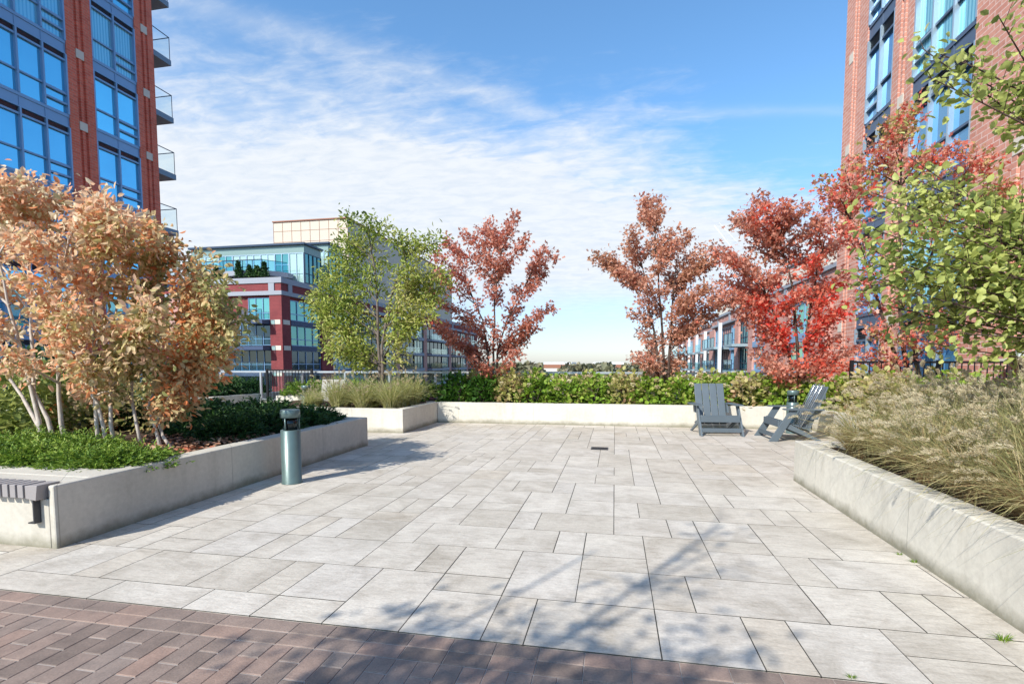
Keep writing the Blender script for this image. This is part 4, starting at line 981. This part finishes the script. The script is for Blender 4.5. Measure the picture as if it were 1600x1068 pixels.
make_tree('red_maple', 'broad scarlet maple beside the rose brick block', 'tree', (4.05, 12.6, Z0),
  [[V(4.05, 12.6, Z0), at(1248, 560, y=12.6), at(1240, 460, y=12.6), at(1215, 350, y=12.6)], [V(4.15, 12.6, Z0), at(1258, 550, y=12.6), at(1270, 460, y=12.6), at(1290, 370, y=12.6)], [V(3.95, 12.6, Z0), at(1238, 560, y=12.6), at(1210, 490, y=12.6), at(1180, 420, y=12.6)]],
  pv([(1182, 312), (1195, 325), (1145, 342), (1165, 335), (1160, 360), (1115, 388), (1140, 398), (1170, 385), (1227, 318), (1240, 335), (1262, 322), (1275, 345), (1290, 335), (1210, 365), (1112, 462), (1128, 452), (1128, 438), (1155, 445), (1180, 430), (1165, 480), (1150, 500)][:18]+[(1190, 470), (1215, 440), (1250, 400), (1280, 400), (1310, 380), (1320, 430), (1325, 480), (1300, 460), (1260, 450), (1240, 500), (1280, 510), (1310, 530), (1335, 545), (1330, 570), (1290, 565), (1250, 565), (1215, 575), (1190, 565), (1175, 550), (1195, 530), (1215, 510), (1225, 545), (1265, 540), (1230, 480), (1300, 500), (1200, 395), (1225, 420), (1245, 430), (1265, 420), (1235, 390), (1255, 370), (1205, 430), (1285, 440), (1240, 460), (1160, 410), (1180, 450)], 12.6, .7, 7),
  LM['maplered'], M['bark_d'], 7, leaves=14500, lsize=.095, asp=.8, up=.35, spread=.15, twig=.22, start=.12, r0=.045, group=MAP, star=True, attach=(.08, .92), clumpfn=redcl)
make_tree('red_maple', 'tall dusty pink maple in front of the right tower, half behind the lime green tree', 'tree', (5.9, 11.6, Z0),
  [[V(5.9, 11.6, Z0), at(1410, 540, y=11.6), at(1405, 400, y=11.5), at(1410, 200, y=11.4)], [V(6.0, 11.6, Z0), at(1425, 520, y=11.6), at(1450, 400, y=11.5), at(1500, 280, y=11.4)], [V(5.8, 11.6, Z0), at(1395, 540, y=11.6), at(1360, 440, y=11.5), at(1320, 320, y=11.4)]],
  pv([(1430, 160), (1412, 185), (1385, 195), (1400, 215), (1370, 235), (1285, 285), (1300, 298), (1320, 265), (1335, 255), (1345, 290), (1310, 330), (1330, 345), (1370, 300), (1400, 260), (1440, 240), (1470, 235), (1500, 228), (1530, 240), (1560, 250), (1580, 290), (1345, 380), (1355, 420), (1380, 380), (1420, 350), (1460, 340), (1345, 470), (1365, 510), (1350, 550), (1390, 560), (1430, 550), (1470, 530), (1440, 490), (1400, 470), (1480, 480), (1420, 520), (1500, 510), (1370, 570), (1410, 430), (1300, 350)], 11.4, .6, 8),
  LM['maplepk'], M['bark_d'], 8, leaves=6000, lsize=.1, asp=.8, up=.35, spread=.2, twig=.22, start=.3, r0=.05, group=MAP, star=True, attach=(.08, .92))
# near lime tree at right
lb = V(5.6, 4.6, Z0)
make_tree('linden_tree', 'near lime green tree reaching in from the right edge', 'tree', lb,
  [[lb, V(5.6, 4.6, 2.2), V(5.5, 4.8, 4.2), V(5.4, 5.0, 6.2)], [V(5.55, 4.65, Z0), V(5.2, 5.2, 1.9), V(4.6, 5.9, 3.0), V(4.3, 6.2, 3.6)]],
  pv([(1440, 75), (1470, 85), (1560, 25), (1600, 20), (1450, 120), (1520, 118), (1600, 170)]+
     [(1340, 405), (1330, 432), (1350, 385), (1370, 360), (1360, 300), (1400, 275), (1430, 300), (1400, 330), (1440, 350), (1395, 400), (1370, 440), (1410, 440), (1350, 470), (1330, 512)][:13]+
     [(1450, 290), (1500, 300), (1540, 320), (1580, 310), (1480, 340), (1520, 370), (1560, 380), (1600, 370), (1460, 390), (1500, 420), (1440, 420), (1540, 430), (1580, 440), (1470, 460), (1510, 480), (1430, 490), (1400, 480), (1480, 520), (1450, 535), (1420, 245), (1600, 90)], 5.7, .45, 9),
  LM['linden'], M['bark_d'], 9, leaves=7800, lsize=.076, asp=.7, spread=.15, twig=.26, start=.35, r0=.05, attach=(.25, .95), droop=.12, cfreq=1.4, up=.7)
# tree behind the camera whose bare branches shade the paving
tb_ = V(-3.3, -2.6, 0)
make_tree('bare_tree', 'nearly leafless tree behind the viewer casting branch shadows on the paving', 'tree', tb_,
  [[tb_, V(-3.2, -2.5, 2), V(-3.0, -2.4, 4), V(-2.9, -2.2, 6.2)], [tb_, V(-3.4, -2.7, 2.2), V(-3.7, -2.6, 3.6), V(-3.6, -2.4, 5.6)]],
  [V(-2.75+random.Random(i).uniform(-.65, .65), -2.4+random.Random(i+50).uniform(-.8, .8), 3.2+i*.24) for i in range(13)],
  LM['maplebr'], M['bark_g'], 12, leaves=100, lsize=.08, asp=.6, spread=.2, twig=.5, start=.2, r0=.045, limb_r=.016)

make_tree('half_bare_tree', 'second tree behind the viewer with thin remaining foliage', 'tree', V(-3.3, -2.9, 0),
  [[V(-3.3, -2.9, 0), V(-3.3, -2.8, 1.6), V(-3.2, -2.6, 4.0)]],
  [V(-4.0+i*.15, -2.5+random.Random(i).uniform(-.5, .3), 3.9+random.Random(i+9).uniform(0, .7)) for i in range(13)],
  LM['maplebr'], M['bark_g'], 14, leaves=1900, lsize=.09, asp=.6, spread=.3, twig=.4, start=.3, r0=.045)

# ------------------------------------------------------------------ vegetation: low plants
def hyd_mesh(seed, r=.45, h=.72, n=620, mat=None, size=.105):
    rg = np.random.default_rng(seed); ph = rg.uniform(0, 6.28, n); u = rg.uniform(0, 1, n); th = np.arccos(1-u*1.05)
    rad = rg.uniform(.72, 1.03, n)*(1+.12*np.sin(3*ph+seed)); P = np.stack([np.sin(th)*np.cos(ph)*r*rad, np.sin(th)*np.sin(ph)*r*rad, np.abs(np.cos(th))*h*rad*.96+.02], 1)
    D = P*np.array([1, 1, .5])+rg.normal(size=(n, 3))*.25+np.array([0, 0, .05])
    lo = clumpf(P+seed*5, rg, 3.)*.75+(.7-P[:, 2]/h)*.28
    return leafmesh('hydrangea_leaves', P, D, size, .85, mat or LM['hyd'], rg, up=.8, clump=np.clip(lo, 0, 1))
def head_mesh(seed, mat):
    rg = np.random.default_rng(seed+99); m = 46
    P = norm(rg.normal(size=(m, 3)))*np.array([.062, .062, .045])*rg.uniform(.6, 1, (m, 1))
    return leafmesh('flower_head', P, rg.normal(size=(len(P), 3))+np.array([0, 0, .5]), .028, .9, mat, rg)
def head_spots(seed, n, mats, r=.45, h=.72):
    rg = random.Random(seed); o = []
    for k in range(n):
        a = rg.uniform(0, 6.28); q = rg.uniform(.1, 1); o.append((rg.choice(mats), (math.cos(a)*r*q*1.0, math.sin(a)*r*q*1.0, h*math.sqrt(max(0, 1-q*q*.85))*.97)))
    return o
def stems_mesh(n=10, r=.2, h=.5, seed=0):
    rr = random.Random(seed); m = MB()
    for k in range(n): 
        a = rr.uniform(0, 6.28); m.tube([(.05*math.cos(a), .05*math.sin(a), -.03), (r*math.cos(a)*.6, r*math.sin(a)*.6, h*.5), (r*math.cos(a), r*math.sin(a), h)], [.006, .005, .003], 5)
    return m.mesh('stems', M['bark_g'])
hm = [hyd_mesh(i, mat=LM['hydt'] if i == 2 else None, r=.45+.03*(i % 2), h=.68+.04*(i % 3)) for i in range(4)]; hg = hyd_mesh(9, mat=LM['hydg'], n=800); _h = [head_mesh(0, LM['flower']), head_mesh(1, LM['flower']), head_mesh(7, LM['flowerw'])]; hf = [head_spots(0, 7, _h[:2]), head_spots(1, 6, _h[:2]), head_spots(2, 4, _h)]; st = stems_mesh()
rr = random.Random(17)
def bush(name, label, cat, group, loc, sc, leaf, head=None, stems=True, rz=None):
    r = empty(name, loc, rr.uniform(0, 6.28) if rz is None else rz); r.scale = (sc*rr.uniform(.92, 1.1), sc*rr.uniform(.92, 1.1), sc*rr.uniform(.92, 1.08)); tag(r, label, cat, group)
    link('foliage', leaf, r)
    for hmesh, hp in (head or ()): link('flower_head', hmesh, r, hp)
    if stems: link('stems', st, r)
    return r
ORD = ['first', 'second', 'third', 'fourth', 'fifth', 'sixth', 'seventh', 'eighth', 'ninth', 'tenth', 'eleventh', 'twelfth', 'thirteenth', 'fourteenth', 'fifteenth', 'sixteenth', 'seventeenth', 'eighteenth', 'nineteenth', 'twentieth']
nh = 13
for i in range(nh):
    x = -3.85+i*.67+rr.uniform(-.06, .06)
    leaf = hg if i < 2 else hm[i % 4]
    bush('hydrangea', 'front hydrangea along the back wall, %s from the left end' % ORD[i], 'shrub', 'hydrangeas along the back wall', (x, 12.42+rr.uniform(-.05, .05), .42), .98, leaf, None if i < 2 else hf[i % 3 if i % 3 < 2 else (2 if i % 6 == 5 else 0)])
for i in range(12):
    x = -3.5+i*.7+rr.uniform(-.08, .08)
    bush('hydrangea', 'rear row hydrangea near the guardrail, %s from the left end' % ORD[i], 'shrub', 'hydrangeas along the back wall', (x, 13.1+rr.uniform(-.1, .1), .42), 1.03+rr.uniform(-.05, .1), hm[(i+2) % 4], hf[(i*2+1) % 3])
k = 0
for (x, y, s) in ((4.55, 11.6, 1.1), (5.2, 11.0, 1.1), (4.7, 10.8, 1.05), (5.3, 12.3, 1.1), (5.9, 10.5, 1.15), (6.4, 11.1, 1.1), (4.55, 9.9, 1.0), (6.6, 10.0, 1.1), (7.1, 10.7, 1.1), (5.95, 12.4, 1.1), (6.6, 12.3, 1.1), (5.4, 9.9, 1.1)):
    bush('hydrangea', 'hydrangea beyond the right grasses near the black fence, %s of the cluster from the left' % ORD[k], 'shrub', 'hydrangeas by the right tower', (x, y, .42), s, hm[k % 4], hf[k % 3]); k += 1

def jun_mesh(seed, mat, n=240, r=.55, h=.35, per=16, ls=.055):
    rg = np.random.default_rng(seed); P = []; D = []
    for k in range(n):
        a = rg.uniform(0, 6.28); q = r*math.sqrt(rg.uniform(0, 1)); b0 = np.array([math.cos(a)*q*.75, math.sin(a)*q*.75, h*(1-(q/r)**2)*.75*rg.uniform(.5, 1)+.02])
        d = np.array([math.cos(a)*(.4+q/r), math.sin(a)*(.4+q/r), rg.uniform(.35, 1.0)])+rg.normal(size=3)*.25; d /= np.linalg.norm(d); L = rg.uniform(.12, .26)
        t = rg.uniform(0, 1, per)[:, None]; P.append(b0+d*L*t+rg.normal(size=(per, 3))*.010); 
        o = norm(rg.normal(size=(per, 3))); D.append(d*1.0+o*.75)
    P = np.concatenate(P); D = np.concatenate(D)
    tipc = np.tile(np.zeros(1), len(P))
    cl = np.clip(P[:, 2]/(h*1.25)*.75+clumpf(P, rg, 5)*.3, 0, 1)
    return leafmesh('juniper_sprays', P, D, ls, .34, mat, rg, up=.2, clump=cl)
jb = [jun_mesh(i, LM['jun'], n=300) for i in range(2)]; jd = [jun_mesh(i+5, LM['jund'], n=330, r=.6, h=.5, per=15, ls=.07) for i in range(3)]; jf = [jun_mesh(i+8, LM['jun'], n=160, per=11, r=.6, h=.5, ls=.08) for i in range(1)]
def jn(loc, sc, me, label, grp):
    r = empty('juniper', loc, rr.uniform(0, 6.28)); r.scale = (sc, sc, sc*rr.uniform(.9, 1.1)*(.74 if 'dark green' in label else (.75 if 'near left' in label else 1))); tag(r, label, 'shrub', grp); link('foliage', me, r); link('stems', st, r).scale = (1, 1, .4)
k = 0
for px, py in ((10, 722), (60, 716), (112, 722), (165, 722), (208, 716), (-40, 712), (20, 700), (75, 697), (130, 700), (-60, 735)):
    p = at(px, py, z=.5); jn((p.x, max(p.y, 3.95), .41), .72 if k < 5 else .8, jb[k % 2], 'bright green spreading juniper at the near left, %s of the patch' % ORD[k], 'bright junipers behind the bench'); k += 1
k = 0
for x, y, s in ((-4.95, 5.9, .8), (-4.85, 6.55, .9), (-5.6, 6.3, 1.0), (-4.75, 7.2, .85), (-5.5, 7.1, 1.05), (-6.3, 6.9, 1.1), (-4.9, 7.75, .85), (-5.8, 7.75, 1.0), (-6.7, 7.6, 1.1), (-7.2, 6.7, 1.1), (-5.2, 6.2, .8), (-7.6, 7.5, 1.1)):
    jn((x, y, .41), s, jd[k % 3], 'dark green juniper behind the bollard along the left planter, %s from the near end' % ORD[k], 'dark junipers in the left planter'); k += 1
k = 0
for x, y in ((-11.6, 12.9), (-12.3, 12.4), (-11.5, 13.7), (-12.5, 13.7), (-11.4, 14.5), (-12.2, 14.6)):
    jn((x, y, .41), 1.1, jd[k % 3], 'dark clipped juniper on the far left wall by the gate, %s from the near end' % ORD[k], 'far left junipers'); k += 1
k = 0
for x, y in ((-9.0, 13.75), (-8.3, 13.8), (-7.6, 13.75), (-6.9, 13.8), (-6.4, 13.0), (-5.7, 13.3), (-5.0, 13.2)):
    jn((x, y, .41), 1.05, jf[0], 'bright feathery juniper behind the pale chair, %s from the left' % ORD[k], 'far bright junipers'); k += 1
# understory bushes behind the serviceberries
ub = leafm = hyd_mesh(31, r=.6, h=.95, n=900, mat=LM['linden'], size=.1); ud = hyd_mesh(32, r=.6, h=.9, n=800, mat=LM['tanolive'], size=.09); uk = hyd_mesh(33, r=.6, h=.9, n=900, mat=LM['jund'], size=.09)
for i, (px, y, me, lb, s) in enumerate(((20, 5.9, ub, 'pale green bush low at the left edge behind the serviceberry stems', 1.), (85, 6.1, ub, 'pale green bush behind the leftmost white stems', 1.), (150, 6.3, ud, 'brownish bush behind the middle serviceberry stems', .9), (215, 6.4, ud, 'brownish bush behind the broad serviceberry', .9), (120, 7.4, uk, 'dark bush deep in the left planter, left of two', 1.2), (250, 7.5, uk, 'dark bush deep in the left planter, right of two', 1.1), (-30, 5.0, ub, 'pale green bush at the very left edge of the bed', 1.), (50, 7.6, uk, 'dark bush far back at the left edge of the bed', 1.4))):
    p = at(px, 640, y=y); bush('bush', lb, 'shrub', 'understory bushes in the left planter', (p.x, y, .41), s, me)

def grass_mesh(seed, n, h, lean, mat, w=.004, r=.12, spread=1.0):
    rg = np.random.default_rng(seed); m = 6; a = rg.uniform(0, 6.28, n); q = r*np.sqrt(rg.uniform(0, 1, n)); B = np.stack([q*np.cos(a), q*np.sin(a), np.zeros(n)], 1)
    L = h*rg.uniform(.65, 1.25, n); out_ = rg.uniform(.15, .95, n)*spread; dx = np.cos(a)*out_+lean[0]+rg.normal(size=n)*.18; dy = np.sin(a)*out_+lean[1]+rg.normal(size=n)*.18
    t = np.linspace(0, 1, m); P = np.zeros((n, m, 3))
    dro = rg.uniform(.45, 1.25, n)
    for i, s in enumerate(t):
        P[:, i, 0] = B[:, 0]+dx*L*s**1.5*.75; P[:, i, 1] = B[:, 1]+dy*L*s**1.5*.75; P[:, i, 2] = L*(s-dro*np.hypot(dx, dy)*.62*s**2.3)
    hd = np.stack([-dy, dx, np.zeros(n)], 1)+rg.normal(size=(n, 3))*.3; hd = norm(hd)
    ww = w*rg.uniform(.7, 1.4, n)[:, None, None]*(1-t[None, :, None]**2*.9)
    A_ = P-hd[:, None]*ww; B_ = P+hd[:, None]*ww; V_ = np.stack([A_, B_], 2).reshape(-1, 3)
    b0 = (np.arange(n)*m*2)[:, None, None]; i = np.arange(m-1)[None, :, None]*2; Fc = (b0+i+np.array([0, 1, 3, 2])[None, None]).reshape(-1, 4)
    rv = np.repeat(rg.uniform(0, 1, n), m-1); cv = np.tile(np.linspace(.75, .2, m-1), n)
    return np_mesh('grass_blades', V_, Fc, mat, {'rnd': rv, 'clump': cv})
def plume_mesh(seed, n, h, lean, mat, pl=.13, pr=.016):
    rg = np.random.default_rng(seed+7); P = []; D = []; st_ = MB()
    for k in range(n):
        a = rg.uniform(0, 6.28); o = rg.uniform(.2, 1.15); d = np.array([math.cos(a)*o+lean[0]*1.3, math.sin(a)*o+lean[1]*1.3]); L = h*rg.uniform(.55, 1.25)
        s = np.linspace(0, 1, 7); dr = rg.uniform(.25, .6)
        pts = np.stack([d[0]*L*s**1.5*.7, d[1]*L*s**1.5*.7, L*(s-dr*np.linalg.norm(d)*.55*s**2.4)], 1)
        st_.tube([Vector(p) for p in pts], [.0016]*7, 3, False)
        e = pts[-1]; dd = e-pts[-2]; dd /= np.linalg.norm(dd); m = 85; u = rg.uniform(0, 1, (m, 1)); l = pl*rg.uniform(.8, 1.2)
        oo = norm(rg.normal(size=(m, 3))); rad = pr*np.sin(np.pi*np.clip(u*.9+.08, 0, 1))**.6
        P.append(e+dd*(u-.3)*l+np.array([0, 0, -1.])*l*.35*u**2+oo*rad*rg.uniform(.2, 1, (m, 1))); D.append(dd*1.1+oo*.75)
    P = np.concatenate(P); D = np.concatenate(D)
    return leafmesh('plumes', P, D, .024, .16, mat, rg, up=0), st_.mesh('plume_stalks', LM['grass'])
LN = (-.27, .03)
gm = [(grass_mesh(i, 560, .76, LN, LM['grass'], .0044, .15, 1.15), plume_mesh(i, 34, .80, LN, LM['plume'])) for i in range(4)]
gp = [(grass_mesh(i+20, 620, .72, (.03, -.12), LM['grassb'], .0048), plume_mesh(i+20, 34, .74, (.03, -.1), LM['plume'], .11, .015)) for i in range(2)]
def gclump(loc, sc, pair, label, grp, rz):
    r = empty('ornamental_plant', loc, rz); r.scale = (sc, sc, sc*rr.uniform(.92, 1.06)); tag(r, label, 'plant', grp)
    link('blades', pair[0], r); link('seed_heads', pair[1][0], r); link('stalks', pair[1][1], r)
k = 0; rows = {}
yv = -1.0
cols = [('wall side', 2.58), ('second', 3.1), ('third', 3.9), ('fourth', 4.55), ('outer', 5.25)]
for cn, cx in cols:
    y = 1.7 if cx < 3 else (2.2 if cx < 4 else 3.4); j = 0; ymax = 6.45 if cx < 4.2 else 9.6
    while y < ymax:
        sc = rr.uniform(.78, .9) if cx < 3 else rr.uniform(.92, 1.12)
        gclump((cx+rr.uniform(-.12, .12), y+rr.uniform(-.1, .1), .42), sc, gm[(k) % 4], 'tan fountain grass in the right planter, %s row, %s from the near end' % (cn, ORD[j]), 'fountain grasses in the right planter', rr.uniform(-.35, .35)); k += 1; j += 1; y += .62
k = 0
for x, y in ((-4.65, 10.2), (-5.25, 10.15), (-5.85, 10.2), (-6.5, 10.15), (-4.65, 10.8), (-5.3, 10.8), (-6.0, 10.85), (-6.7, 10.8), (-4.6, 11.4), (-5.8, 11.4), (-6.5, 11.5), (-7.1, 11.2)):
    gclump((x, y, .42), rr.uniform(.88, 1.05)*(.6 if x < -5.9 else 1), gp[k % 2], 'pale green fountain grass under the yellow green tree, %s counted from the jutting corner' % ORD[k], 'fountain grasses in the jutting planter', rr.uniform(0, 6.28)); k += 1

# fallen leaves, weeds
rg = np.random.default_rng(77); n = 900
P = np.stack([rg.uniform(-5.9, -4.4, n), rg.uniform(4.2, 6.2, n), np.full(n, .455)+rg.uniform(0, .02, n)], 1)
tag(link('leaf_litter', leafmesh('leaf_litter', P, rg.normal(size=(n, 3))*np.array([1, 1, .15]), .075, .6, LM['litter'], rg, up=2.)), 'fallen brown leaves on the soil of the left planter', 'leaf litter', kind='stuff')
wm = grass_mesh(60, 60, .07, (0, 0), LM['jun'], .003, .03, 1.4)
for i, (px, py, lb, s) in enumerate(((1567, 1000, 'small bright green weed in a paving joint at the lower right corner', .7), (1428, 878, 'tiny weed tuft at the foot of the right planter wall, farther one', .5), (1405, 866, 'tiny weed tuft at the foot of the right planter wall, farthest one', .4), (1330, 1058, 'tiny weed in the joint between stone and brick paving', .35))):
    p = at(px, py, z=0); o = link('weed', wm, None, (p.x, p.y, -.004)); o.scale = (s, s, s); tag(o, lb, 'weed', 'weeds in the paving joints')
